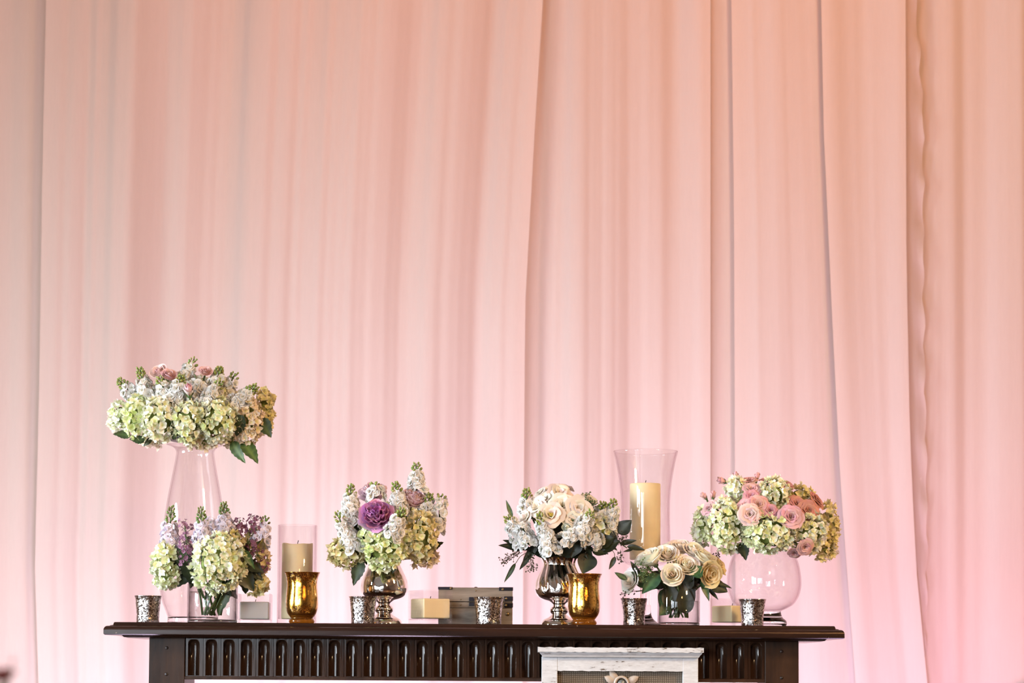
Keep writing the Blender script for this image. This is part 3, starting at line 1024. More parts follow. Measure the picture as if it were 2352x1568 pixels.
def stock_floret(seed):
    """double, crinkled blossom"""
    r = random.Random(seed)
    ps = []
    for ring, (n, tilt, sc, lift) in enumerate(((5, .10, 1.0, 0), (4, .65, .74, .12), (3, 1.1, .5, .2))):
        for k in range(n):
            wv = r.uniform(.55, .7); a, b = r.uniform(-.18, .18), r.uniform(0, 6)

            def f(u, v):
                w_ = wv * (.25 + .75 * math.sin(PI * .5 * min(1, v * 1.15)))
                return (u * w_, v * (1 - .14 * u * u), .14 * v * v + .13 * v * math.sin(3.2 * u + b) - .22 * max(0, v - .7))
            ps.append(spun(petal_grid(3, 2, f), 2 * PI * k / n + ring * .5 + r.uniform(-.2, .2), tilt + r.uniform(-.15, .2), sc, lift))
    j = join(ps)
    return mesh('blossom', j[0], j[1], t=j[2])
STK = [stock_floret(s + 20) for s in range(4)]
for m_ in STK: m_.materials.append(M['white_petal'])


def bud_mesh():
    vs, fs = [], []
    ball_geo((0, 0, .9), .62, vs, fs, 1, 1.35, 7, 5)
    tv, tf = tube_geo([(0, 0, -.9), (0, 0, .2)], .14, 4)
    o = len(vs); vs += tv; fs += [tuple(i + o for i in f) for f in tf]
    vn = [0.5 + .3 * (v.z > .9) for v in vs]
    me = mesh('bud', vs, fs, vein=vn); me.materials.append(M['seed'])
    return me
BUD = bud_mesh()


def cup_petal(seed, r_bot, r_mid, r_top, z_top, half, lip, ruff=0.03, nu=6, nv=5, notch=.12, point=0.0):
    """petal as a patch of a cup: r(v), z(v) around the flower axis"""
    r = random.Random(seed)
    b, b2 = r.uniform(0, 6), r.uniform(0, 6)

    def f(u, v):
        rr = r_bot * (1 - v) ** 2 + 2 * r_mid * v * (1 - v) + r_top * v * v
        z = z_top * (1 - (1 - v) ** 1.5) - notch * u * u * v * v + point * max(0, 1 - abs(u) * 1.6) * v ** 4
        rr += lip * max(0, v - .62) ** 1.5 * 4
        z -= abs(lip) * max(0, v - .72) ** 1.5 * 2.2
        hw2 = half * (.45 + .55 * math.sin(PI * .5 * min(1, v * 1.3)))
        th = u * hw2
        rr += ruff * v * math.sin(4 * u + b) + ruff * .6 * v * math.sin(7 * u + b2)
        return (rr * math.sin(th), rr * math.cos(th), z)
    g = petal_grid(nu, nv, f)
    me = mesh('petal', g[0], g[1], t=g[2])
    return me


def layers(matname, spec, **kw):
    out = []
    for i, sp in enumerate(spec):
        me = cup_petal(i * 7 + 1, *sp[1:], **kw); me.materials.append(M[matname])
        out.append((sp[0], me))
    return out
#                      n  r_bot r_mid r_top z_top half lip
ROSE = layers('rose_petal', [(2, .03, .16, .10, 1.06, 1.7, .00), (3, .05, .30, .22, 1.08, 1.35, .03), (3, .06, .44, .38, 1.06, 1.2, .08),
                             (4, .08, .64, .54, 1.02, 1.0, .10), (4, .10, .84, .70, .96, .95, .14), (5, .12, 1.02, .86, .82, .85, .20)], point=.05)
SPRAY = layers('rose_petal', [(3, .03, .16, .14, .62, 1.3, .05), (4, .05, .30, .30, .64, 1.1, .10), (5, .06, .46, .52, .62, .85, .16),
                              (6, .08, .62, .76, .54, .75, .22), (6, .1, .78, 1.0, .38, .72, .26)], ruff=.05)
LISI = layers('rose_petal', [(3, .04, .34, .34, .74, 1.05, .10), (4, .06, .52, .62, .72, .95, .20), (5, .08, .70, .98, .55, .85, .26)], ruff=.07)
PEONY = layers('peony_petal', [(4, .03, .20, .12, 1.30, .95, .00), (6, .05, .36, .28, 1.34, .75, .02), (7, .06, .55, .44, 1.32, .65, .03), (8, .08, .74, .58, 1.24, .6, .04),
                               (8, .10, .92, .76, 1.12, .62, .05), (7, .12, 1.05, .94, .95, .66, .07), (6, .14, 1.08, 1.08, .66, .7, .10)], ruff=.085, nu=6, nv=5)
BUDS = layers('rose_petal', [(2, .05, .34, .10, 1.5, 1.7, .00), (3, .08, .52, .28, 1.42, 1.2, .04), (3, .1, .66, .48, 1.2, 1.0, .12)], point=.1)


def sepal_mesh():
    vs, fs = [], []
    ball_geo((0, 0, -.05), .34, vs, fs, 1, .8, 8, 5)
    for k in range(5):
        a = 2 * PI * k / 5
        d = Vector((math.cos(a), math.sin(a), 0)); e = Vector((-math.sin(a), math.cos(a), 0))
        o = len(vs)
        vs += [d * .25 + e * .16, d * .25 - e * .16, d * .58 - e * .1 + Vector((0, 0, .35)), d * .58 + e * .1 + Vector((0, 0, .35)), d * .62 + Vector((0, 0, .8))]
        fs += [(o, o + 1, o + 2, o + 3), (o + 3, o + 2, o + 4)]
    me = mesh('calyx', vs, fs, vein=[.3] * len(vs)); me.materials.append(M['leaf'])
    return me
SEPAL = sepal_mesh()


def leaf_mesh(name, teeth, wide, curl, bend=.0):
    n = 12
    vs, fs, ve = [], [], []
    for i in range(n + 1):
        v = i / n
        w_ = wide * (math.sin(PI * v ** .8) ** .85) * (1 - .25 * v) + .006
        if v > .97: w_ = .004
        tz = (teeth * (1 if i % 2 else -1)) if 0 < i < n else 0
        for u in (-1, -.5, 0, .5, 1):
            ww = w_ * u + (tz * u if abs(u) == 1 else 0)
            vs.append(Vector((ww + bend * v * v, v + (-.02 * abs(u) if tz else 0), .10 * abs(u) * w_ * 4 * .6 - curl * v * v + .02 * math.sin(9 * v) * abs(u))))
            ve.append(.55 if u == 0 else (.18 if i % 3 == 0 else -.05))
    for i in range(n):
        for k in range(4):
            a = i * 5 + k
            fs.append((a, a + 1, a + 6, a + 5))
    me = mesh(name, vs, fs, vein=ve); me.materials.append(M['leaf'])
    return me
LEAF_H = leaf_mesh('leaf', .018, .34, .18)
LEAF_E = leaf_mesh('leaf', .0, .22, .12, .12)
LEAF_R = leaf_mesh('leaf', .0, .46, .10, .0)
LEAF_S = leaf_mesh('leaf', .0, .15, .15, .10)
CORE = lathe('flower_core', [(math.cos(a) if abs(a) < 1.57 else 0, math.sin(a)) for a in [-PI / 2 + PI * k / 8 for k in range(9)]], 14)
CORE.materials.append(M['core'])

YCAM = Vector((0, -1, 0))


def aim(n, spin=0.0):
    return Vector(n).normalized().to_track_quat('Z', 'Y') @ Quaternion((0, 0, 1), spin)


def via(bq, c):
    """point in the vase mouth on the side of flower c"""
    m, rad = bq['mouth']
    d = Vector((c.x - m.x, c.y - m.y, 0))
    k = min(1.0, d.length / .06)
    return m + d.normalized() * rad * k * .8 + Vector((0, 0, rnd.uniform(-.006, .004)))


def stem_part(root, target, r=.0022, bend=.015, bq=None):
    c = root.location
    e = Vector(target) - c
    mid = e * .5 + Vector((rnd.uniform(-1, 1) * bend * .5, rnd.uniform(-1, 1) * bend * .5, bend * .3))
    if bq is not None and 'mouth' in bq: mid = via(bq, c) - c
    pts = spline([(0, 0, 0), tuple(mid), tuple(e)], 4)
    return obj('stem', tube('stem', pts, r, 6), 'stem', root)


def hydrangea(px, py, rx, ry, Y, cols, label, bq, face=None, dens=1.0, seed=None, stem=True):
    c = P(px, py, Y); s = S(Y)
    r = random.Random(seed if seed is not None else int(px * 7 + py))
    root = thing('hydrangea', label, 'flower', c, bq['group'])
    ax, az = rx * s, ry * s
    ay = (ax + az) / 2 * .92
    out = (c - bq['c']); out.z *= .6
    if out.length > 1e-6: out.normalize()
    f = (face if face is not None else (out + YCAM * .9)); f = Vector(f).normalized()
    obj('flower_core', CORE, None, root, scale=(ax * .68, ay * .68, az * .68))
    fr_ = .0098
    rm = ((ax * az) + (ax * ay) + (ay * az)) / 3
    n = int(4 * rm / (fr_ ** 2) * 2.0 * dens)
    ga = PI * (3 - math.sqrt(5))
    for k in range(n):
        z = 1 - 2 * (k + .5) / n
        q = math.sqrt(1 - z * z); th = ga * k
        d = Vector((q * math.cos(th), q * math.sin(th), z))
        if d.dot(f) < -.25: continue
        d = (d + Vector((r.gauss(0, .09), r.gauss(0, .09), r.gauss(0, .09)))).normalized()
        lump = 1 + .07 * math.sin(5 * th + 3 * z) + r.uniform(-.09, .07)
        p = Vector((d.x * ax, d.y * ay, d.z * az)) * (lump - .06)
        nrm = Vector((d.x / ax, d.y / ay, d.z / az)).normalized()
        nrm = (nrm + Vector((r.gauss(0, .34), r.gauss(0, .34), r.gauss(0, .34)))).normalized()
        t = r.random()
        col = [a + (b - a) * t for a, b in zip(cols[0], cols[1])]
        obj('floret', HYD[r.randrange(8)], None, root, p, aim(nrm, r.uniform(0, 6.28)), fr_ * r.uniform(.8, 1.25), col)
    if stem: stem_part(root, bq['stem'] + Vector((rnd.uniform(-1, 1) * bq['sr'], rnd.uniform(-1, 1) * bq['sr'], 0)), .003, .015, bq)
    return root


def stock(base, tip, Y, Yt, col, label, bq, n=None, spread=.0155, size=.0122, buds=9, budcol=(1, 1, 1), bloom=.74, seed=None):
    b = P(base[0], base[1], Y); t = P(tip[0], tip[1], Yt)
    r = random.Random(seed if seed is not None else int(base[0] * 5 + tip[1] * 3))
    root = thing('stock_flower', label, 'flower', b, bq['group'])
    ax = t - b; Ln = ax.length; d = ax.normalized()
    o1 = d.orthogonal().normalized(); o2 = d.cross(o1)
    pts = [bq['stem'] + Vector((rnd.uniform(-1, 1) * bq['sr'], rnd.uniform(-1, 1) * bq['sr'], 0)) - b] + ([via(bq, b) - b] if 'mouth' in bq else []) + [Vector((0, 0, 0)), ax * .6, ax * .98]
    obj('stem', tube('stem', spline(pts, 3), lambda q: .0028 - .0014 * q, 6), 'stem', root)
    n = int((n or max(7, int(Ln / .0042))) * 1.5); buds = int(buds * 1.6)
    for k in range(n):
        q = (k + .5) / n
        th = 2.4 * k + r.uniform(-.3, .3)
        rad = spread * (1.15 - .45 * q) * r.uniform(.75, 1.2)
        out = o1 * math.cos(th) + o2 * math.sin(th)
        if out.y > .75: continue
        p = ax * (q * (bloom + .18) - .18) + out * rad
        nrm = (out + d * .35 + YCAM * .25 + Vector((r.gauss(0, .2), r.gauss(0, .2), r.gauss(0, .2)))).normalized()
        obj('blossom', STK[k % 4], None, root, p, aim(nrm, r.uniform(0, 6.28)), size * r.uniform(.82, 1.12) * (1.05 - .25 * q), col)
    for k in range(buds):
        q = (k + .5) / max(1, buds)
        th = 2.4 * k + 1
        out = o1 * math.cos(th) + o2 * math.sin(th)
        p = ax * (bloom - .05 + (1.04 - bloom) * q) + out * (.0085 * (1 - .55 * q))
        nrm = (out * (1.1 - .7 * q) + d)
        obj('bud', BUD, None, root, p, aim(nrm, th), (.0054 - .0017 * q) * r.uniform(.85, 1.2), [min(1.6, x * r.uniform(.8, 1.3)) for x in budcol])
    return root


def rose(px, py, R, Y, col, label, bq, face, kind='rose', calyx=True, seed=None, name=None, vary=.06, center=None, back=0.0, inner=None):
    c = P(px, py, Y); s = S(Y)
    f = Vector(face).normalized()
    spec = {'rose': ROSE, 'spray': SPRAY, 'lisi': LISI, 'peony': PEONY, 'bud': BUDS}[kind]
    R *= s * {'rose': 1.32, 'spray': 1.12, 'lisi': 1.08, 'peony': 1.06, 'bud': 1.35}[kind]
    # centre of the head sits at the given pixel; the flower base lies behind it
    hgt = {'rose': .62, 'spray': .34, 'lisi': .40, 'peony': .62, 'bud': .7}[kind]
    root = thing(name or {'rose': 'rose', 'spray': 'spray_rose', 'lisi': 'lisianthus', 'peony': 'peony', 'bud': 'rose_bud'}[kind], label, 'flower', c - f * R * hgt, bq['group'])
    q = aim(f, rnd.uniform(0, 6.28))
    r = random.Random(seed if seed is not None else int(px * 3 + py))
    for li, (n, me) in enumerate(spec):
        for k in range(n):
            a = 2 * PI * k / n + li * .9 + r.uniform(-.15, .15)
            sc = R * r.uniform(.93, 1.07)
            t = li / (len(spec) - 1)
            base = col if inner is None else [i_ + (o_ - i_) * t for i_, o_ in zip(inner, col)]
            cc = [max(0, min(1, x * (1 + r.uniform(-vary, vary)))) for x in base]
            obj('petal', me, None, root, (0, 0, 0), q @ Quaternion((0, 0, 1), a) @ Quaternion((1, 0, 0), r.uniform(-.05, .05)), sc, cc)
    if center:
        vs, fs = [], []
        for k in range(14):
            a, rr_ = r.uniform(0, 6.28), r.uniform(0, .2)
            ball_geo((rr_ * math.cos(a), rr_ * math.sin(a), .42 + r.uniform(0, .12)), .06, vs, fs, 1, 1, 5, 4)
        me = mesh('stamens', vs, fs, t=[1.0] * len(vs)); me.materials.append(M['tiny'])
        obj('stamens', me, None, root, (0, 0, 0), q, R, center)
    if calyx: obj('calyx', SEPAL, None, root, (0, 0, 0), q, R * (.8 if kind == 'bud' else .55), (1.2, 1.4, 1.0))
    tgt = bq['stem'] + Vector((rnd.uniform(-1, 1) * bq['sr'], rnd.uniform(-1, 1) * bq['sr'], 0))
    c0 = root.location
    e = tgt - c0
    pts = spline([(0, 0, 0), tuple(-f * min(.03, e.length * .3))] + ([tuple(via(bq, c0) - c0)] if 'mouth' in bq else []) + [tuple(e)], 4)
    obj('stem', tube('stem', pts, .0022, 6), 'stem', root)
    return root


def leaf(root, b, t, Yb, Yt, wide=1.0, me=None, col=(1, 1, 1), roll=0.0, facing=(0, -1, .35), label=None):
    p, q = P(b[0], b[1], Yb), P(t[0], t[1], Yt)
    d = q - p; Ln = d.length
    yv = d.normalized(); zv = Vector(facing); zv = (zv - yv * zv.dot(yv)).normalized(); xv = yv.cross(zv)
    rot = Matrix((xv, yv, zv)).transposed() @ Matrix.Rotation(roll, 3, 'Y')
    o = obj('leaf', me or LEAF_H, None, root, p - root.location, rot.to_quaternion(), (Ln * wide, Ln, Ln), col)
    return o


def seeds_geo(c, axis, n, spread, size, r, vs, fs, ve):
    """branched cluster of small round seeds"""
    c = Vector(c); d = Vector(axis); Ln = d.length; dn = d.normalized()
    o1 = dn.orthogonal().normalized(); o2 = dn.cross(o1)
    tube_geo([c, c + d * .5, c + d], .0007, 4, vs, fs)
    for k in range(n):
        q = r.uniform(.12, 1)
        th = r.uniform(0, 6.28)
        p0_ = c + d * (q * .8)
        p1 = c + d * q + (o1 * math.cos(th) + o2 * math.sin(th)) * spread * r.uniform(.3, 1)
        tube_geo([p0_, p1], .00035, 3, vs, fs)
        ball_geo(p1, size * r.uniform(.7, 1.15), vs, fs, 1, 1, 6, 4)


def sprig(label, bq, path, leaves=(), seeds=(), name='eucalyptus_sprig', col=(1, 1, 1), seedcol=(1, 1, 1), cat='foliage', rad=.0013):
    """path, leaves and seeds in photo pixels with depth: (px, py, Y)"""
    w_ = [P(*p) for p in path]
    root = thing(name, label, cat, w_[0], bq['group'])
    pts = [bq['stem'] - w_[0]] + ([via(bq, w_[0]) - w_[0]] if 'mouth' in bq else []) + [p - w_[0] for p in w_]
    obj('stem', tube('stem', spline(pts, 4), rad, 5), 'stem', root)
    for lf_ in leaves:
        leaf(root, *lf_)
    if seeds:
        vs, fs = [], []
        r = random.Random(int(path[0][0]))
        for (bx, by, tx, ty, Yq, n, sp) in seeds:
            a, b = P(bx, by, Yq) - w_[0], P(tx, ty, Yq - .005) - w_[0]
            seeds_geo(a, b - a, n, sp, .0017, r, vs, fs, None)
        me = mesh('seed_cluster', vs, fs, vein=[r.uniform(-.1, .5) for _ in vs]); me.materials.append(M['seed'])
        o = obj('seed_cluster', me, None, root, color=seedcol); o['kind'] = 'stuff'
    return root


def tiny_spray(label, bq, base, tip, Y, n, spread, col, name='waxflower_spray', size=.0042, seed=0):
    """spray of tiny five-petalled blossoms"""
    b, t = P(base[0], base[1], Y), P(tip[0], tip[1], Y - .01)
    r = random.Random(seed + int(base[0]))
    root = thing(name, label, 'flower', b, bq['group'])
    d = t - b; dn = d.normalized(); o1 = dn.orthogonal().normalized(); o2 = dn.cross(o1)
    vs, fs = [], []
    stem_pts = spline([tuple(bq['stem'] - b)] + ([tuple(via(bq, b) - b)] if 'mouth' in bq else []) + [(0, 0, 0), tuple(d * .9)], 4)
    sv, sf = tube_geo(stem_pts, .0013, 5)
    pv, pf, pt = [], [], []
    for k in range(n):
        q = r.uniform(0, 1); th = r.uniform(0, 6.28)
        p = d * q + (o1 * math.cos(th) + o2 * math.sin(th)) * spread * math.sqrt(r.random()) * (1.1 - .4 * abs(q - .5))
        tube_geo([d * max(0, q - .2), p], .0004, 3, sv, sf)
        nrm = ((p - d * q) * 60 + YCAM * .5 + dn * .5).normalized(); qa = aim(nrm, r.uniform(0, 6))
        sz = size * r.uniform(.75, 1.2)
        for m_ in range(5):
            a = 2 * PI * m_ / 5
            o = len(pv)
            for (u, v, z) in ((-.12, .15, 0), (.12, .15, 0), (.5, .75, .2), (0, 1.05, .3), (-.5, .75, .2)):
                x_, y_ = u * math.cos(a) - v * math.sin(a), u * math.sin(a) + v * math.cos(a)
                pv.append(p + qa @ (Vector((x_, y_, z)) * sz)); pt.append(v)
            pf += [(o, o + 1, o + 2, o + 4), (o + 4, o + 2, o + 3)]
    me = mesh('blossom_cluster', pv, pf, False, t=pt); me.materials.append(M['tiny'])
    o = obj('blossom_cluster', me, None, root, color=col); o['kind'] = 'stuff'
    obj('stem', mesh('stem', sv, sf), 'stem', root)
    return root

LIME = ((0.70, 0.79, 0.34), (0.92, 0.93, 0.70))
CREAM = ((0.84, 0.84, 0.56), (0.95, 0.94, 0.86))
PALE = ((0.78, 0.83, 0.46), (0.95, 0.95, 0.84))
YELL = ((0.78, 0.70, 0.32), (0.90, 0.81, 0.54))
BLUSH = ((0.84, 0.70, 0.48), (0.92, 0.80, 0.68))  # pink curtain glow put into the petals of low and rear heads
WHT = (0.80, 0.79, 0.75)
GRN = (1.5, 1.7, 0.9)
# ------------------------------------------------------------------ bouquet 1: on the tall vase
YT0 = YT
B1 = dict(c=P(441, 945, YT0), stem=P(441, 1004, YT0), sr=.03, group='flowers of the high bouquet on the tall vase')


def dish(px, py_top, py_bot, r, Y, label):
    s = S(Y); p = P(px, py_bot, Y); h = (py_bot - py_top) * s
    o = obj('floral_dish', lathe('floral_dish', [(0, 0), (r * s * .8, 0), (r * s * .97, h * .4), (r * s, h), (r * s * .95, h), (r * s * .6, h * 1.6), (0, h * 2)], 40), 'dish', None, p)
    return tag(o, label, 'dish', 'shallow dishes under the raised bouquets')
dish(443, 1006, 1013.3, 62, YT0, 'shallow dark dish on the tall vase under the high bouquet')
h1 = hydrangea(277, 958, 25, 36, .03, PALE, 'pale green hydrangea at the far left of the high bouquet', B1)
h2 = hydrangea(317, 960, 31, 50, -.04, LIME, 'lime green hydrangea second from left in the high bouquet', B1)
h3 = hydrangea(370, 962, 41, 50, -.075, CREAM, 'cream hydrangea left of centre in the high bouquet', B1)
h4 = hydrangea(432, 968, 33, 48, -.085, PALE, 'slim pale hydrangea at the front centre of the high bouquet', B1)
h5 = hydrangea(497, 965, 46, 50, -.07, PALE, 'large green-white hydrangea right of centre in the high bouquet', B1)
h6 = hydrangea(570, 967, 33, 52, -.03, BLUSH, 'peach tinted hydrangea second from right in the high bouquet', B1)
h7 = hydrangea(607, 945, 21, 52, .05, YELL, 'yellow-tinged hydrangea at the far right of the high bouquet', B1)
hydrangea(462, 1010, 38, 20, -.045, BLUSH, 'blush hydrangea drooping over the rim at the bottom of the high bouquet', B1, seed=3)
hydrangea(535, 1012, 28, 15, .06, BLUSH, 'blush hydrangea tucked low behind the right hydrangeas of the high bouquet', B1)
hydrangea(352, 1010, 30, 15, .12, BLUSH, 'shaded pink hydrangea low at the back left of the high bouquet', B1)
hydrangea(438, 908, 112, 40, .03, CREAM, 'cream hydrangea buried at the heart of the high bouquet', B1, dens=.7)
for (b, t, Yq, lab, nb, n) in (
        ((317, 918), (272, 872), .00, 'white stock stem leaning far left with green buds in the high bouquet', 12, 14),
        ((338, 912), (321, 846), -.03, 'white stock stem with a green bud tip at upper left of the high bouquet', 13, 16),
        ((384, 912), (366, 866), -.06, 'short white stock with dark green buds left of the pink rose in the high bouquet', 8, 11),
        ((405, 915), (417, 862), -.075, 'white stock with bright green buds above the central rose bud in the high bouquet', 10, 12),
        ((420, 878), (447, 822), -.01, 'topmost white stock with a tall green bud tip in the high bouquet', 6, 14),
        ((462, 905), (446, 858), -.05, 'bud-less white stock blossoms at the top centre of the high bouquet', 0, 12),
        ((492, 895), (505, 843), -.02, 'white stock with olive buds at upper right of the high bouquet', 12, 12),
        ((474, 925), (508, 873), -.07, 'white stock above the large right hydrangea of the high bouquet', 8, 14),
        ((545, 925), (589, 886), -.045, 'white stock leaning far right with olive buds in the high bouquet', 12, 16),
        ((520, 898), (541, 856), .0, 'small white stock with a thin bud tip right of the top of the high bouquet', 5, 8)):
    stock(b, t, Yq, Yq - .005, WHT, lab, B1, n=n, buds=nb, budcol=GRN, bloom=.66)
PKP = (0.86, 0.62, 0.60)
rose(364, 853, 15, -.04, PKP, 'pale pink rose seen from the side at the top left of the high bouquet', B1, (-.3, -.75, .55), 'rose')
rose(388, 862, 16, -.05, (0.84, .58, .58), 'pink rose turned away beside the dark buds of the high bouquet', B1, (.3, -.6, .7), 'rose')
rose(434, 897, 16.5, -.10, (0.90, .76, .74), 'blush rose bud facing out at the centre of the high bouquet', B1, (.0, -.75, .66), 'bud', inner=(.85, .45, .5))
rose(472, 853, 12, -.04, (0.84, .58, .56), 'small pink rose at the top right of the high bouquet', B1, (.2, -.7, .6), 'rose')
leaf(h1, (300, 1000), (262, 994), -.03, -.05, .9)
leaf(h2, (332, 1012), (298, 1006), -.05, -.06, 1.0)
leaf(h2, (350, 1006), (328, 1024), -.03, -.03, .8, None, (1.2, .8, .7))
leaf(h3, (408, 962), (396, 1012), -.105, -.09, .9, None, (.9, .9, .8))
leaf(h5, (556, 952), (540, 1003), -.075, -.06, .95, None, (.7, .6, .6))
leaf(h6, (596, 962), (622, 1000), -.03, -.05, 1.05, None, (.9, .8, .7))
leaf(h5, (534, 1014), (559, 1061), -.03, -.05, .75, None, (1.7, 1.7, 1.4), .4)
leaf(h6, (558, 1016), (593, 1057), -.03, -.06, .85, None, (1.7, 1.7, 1.4), -.3)
leaf(h4, (425, 915), (452, 935), -.07, -.09, .8)

# ------------------------------------------------------------------ bouquet 2: low cylinder, lilac tones
Y2 = -.055
B2 = dict(c=P(490, 1270, Y2), stem=P(488, 1412, Y2), sr=.022, mouth=(P(488, 1336, Y2), .046), group='flowers of the lilac and hydrangea bouquet')
LIL = (0.80, 0.74, 0.84)
a2 = hydrangea(384, 1298, 34, 54, -.06, PALE, 'pale hydrangea hanging at the left of the lilac bouquet', B2)
b2 = hydrangea(502, 1293, 60, 64, -.125, PALE, 'big cream-green hydrangea at the front of the lilac bouquet', B2)
c2 = hydrangea(524, 1246, 34, 26, -.075, YELL, 'yellowish hydrangea peeking over the big front one in the lilac bouquet', B2)
d2 = hydrangea(580, 1243, 28, 24, -.03, YELL, 'yellow hydrangea at the upper right of the lilac bouquet', B2)
e2 = hydrangea(589, 1338, 25, 26, -.05, YELL, 'shaded yellow hydrangea at the lower right of the lilac bouquet', B2)
f2 = hydrangea(600, 1287, 15, 30, -.02, BLUSH, 'narrow shaded hydrangea at the right side of the lilac bouquet', B2)
for (b, t, Yq, lab, nb, n, bl) in (
        ((388, 1248), (394, 1163), -.06, 'pale lilac stock spire at the left of the lilac bouquet', 12, 17, .55),
        ((465, 1245), (462, 1165), -.10, 'pale lilac stock spire in the middle of the lilac bouquet', 14, 16, .55),
        ((516, 1225), (514, 1155), -.07, 'tallest lilac stock spire with a thick green bud tip in the lilac bouquet', 14, 17, .62),
        ((490, 1222), (492, 1190), -.06, 'lilac stock blossoms between the two taller lilac spires', 0, 10, .9),
        ((598, 1240), (611, 1188), -.05, 'small lilac stock at the right edge of the lilac bouquet', 6, 9, .7)):
    stock(b, t, Yq, Yq, LIL, lab, B2, n=n, buds=nb, budcol=(.9, 1.1, .8), bloom=bl)
MAU = (0.20, 0.075, 0.13)
tiny_spray('mauve waxflower spray rising left of the middle lilac spire', B2, (428, 1240), (424, 1192), -.07, 34, .016, (.30, .14, .21))
tiny_spray('hanging cluster of mauve waxflowers on the left of the lilac bouquet', B2, (432, 1232), (428, 1298), -.105, 70, .021, (.28, .12, .20))
tiny_spray('dark purple lilac sprig right of the tallest lilac spire', B2, (540, 1228), (554, 1190), -.06, 40, .018, MAU, 'lilac_sprig')
tiny_spray('dark purple lilac sprig at the upper right of the lilac bouquet', B2, (575, 1225), (590, 1186), -.055, 55, .019, MAU, 'lilac_sprig')
tiny_spray('mauve waxflower cluster over the right hydrangea of the lilac bouquet', B2, (572, 1242), (598, 1284), -.085, 55, .018, (.25, .11, .18))
tiny_spray('small purple waxflower tuft at the lower right edge of the lilac bouquet', B2, (590, 1318), (616, 1296), -.06, 26, .012, (.22, .085, .16))
DK_SHADE = (.42, .38, .38)  # leaf tint darkened to carry the shade of backlit leaves
leaf(a2, (436, 1290), (392, 1258), -.08, -.09, 1.2, None, (.8, .8, .8))
leaf(a2, (412, 1262), (432, 1330), -.075, -.07, 1.15, None, (.7, .7, .7))
leaf(b2, (450, 1315), (434, 1352), -.07, -.06, .9, None, DK_SHADE)
leaf(b2, (558, 1262), (586, 1306), -.12, -.12, .55, None, (1.3, 1.6, 1.3))
leaf(b2, (566, 1285), (562, 1365), -.07, -.06, .95, None, DK_SHADE)
leaf(e2, (560, 1300), (606, 1330), -.075, -.08, .8, None, DK_SHADE)
leaf(c2, (478, 1205), (492, 1235), -.06, -.08, 1.2, None, DK_SHADE)
leaf(b2, (520, 1330), (500, 1412), -.05, -.06, .75, None, (1.0, 1.2, 1.1))
leaf(b2, (545, 1240), (566, 1300), -.06, -.07, .9, None, DK_SHADE)
leaf(a2, (450, 1300), (405, 1345), -.06, -.07, .9, None, DK_SHADE)
leaf(a2, (428, 1285), (446, 1345), -.09, -.08, .95, None, DK_SHADE)
leaf(e2, (545, 1300), (584, 1356), -.085, -.09, 1.0, None, DK_SHADE)
leaf(e2, (560, 1290), (606, 1312), -.08, -.09, .9, None, DK_SHADE)
leaf(c2, (470, 1250), (440, 1300), -.07, -.08, 1.0, None, DK_SHADE)
leaf(b2, (500, 1330), (470, 1375), -.06, -.07, .9, None, DK_SHADE)
leaf(b2, (510, 1335), (545, 1372), -.05, -.06, .9, None, DK_SHADE)

# ------------------------------------------------------------------ bouquet 3: peonies in the left urn
Y3 = .01
B3 = dict(c=P(885, 1210, Y3), stem=P(882, 1345, Y3), sr=.012, mouth=(P(882, 1285, Y3), .026), group='flowers of the peony bouquet')
a3 = hydrangea(797, 1268, 42, 32, -.05, YELL, 'peach edged hydrangea hanging at the lower left of the peony bouquet', B3)
b3 = hydrangea(884, 1262, 46, 42, -.10, LIME, 'lime hydrangea under the mauve peony at the front of the peony bouquet', B3)
e3 = hydrangea(852, 1228, 24, 22, -.085, LIME, 'small lime hydrangea just below the mauve peony', B3)
c3 = hydrangea(965, 1232, 35, 56, -.06, YELL, 'tall yellow-green hydrangea on the right of the peony bouquet', B3)
d3 = hydrangea(972, 1280, 30, 18, -.01, BLUSH, 'pink lit hydrangea low at the right of the peony bouquet', B3)
hydrangea(925, 1240, 26, 30, -.085, CREAM, 'cream hydrangea between the lime and yellow ones of the peony bouquet', B3)
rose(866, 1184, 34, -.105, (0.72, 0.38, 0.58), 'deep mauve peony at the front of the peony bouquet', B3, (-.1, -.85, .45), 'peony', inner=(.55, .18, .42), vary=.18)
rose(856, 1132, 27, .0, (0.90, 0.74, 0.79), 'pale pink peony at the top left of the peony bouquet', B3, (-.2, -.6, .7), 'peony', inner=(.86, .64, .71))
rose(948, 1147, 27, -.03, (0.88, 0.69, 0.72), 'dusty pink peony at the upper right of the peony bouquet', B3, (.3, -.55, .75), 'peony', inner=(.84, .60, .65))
hydrangea(900, 1205, 58, 55, .03, PALE, 'pale hydrangea buried at the heart of the peony bouquet', B3, dens=.6)
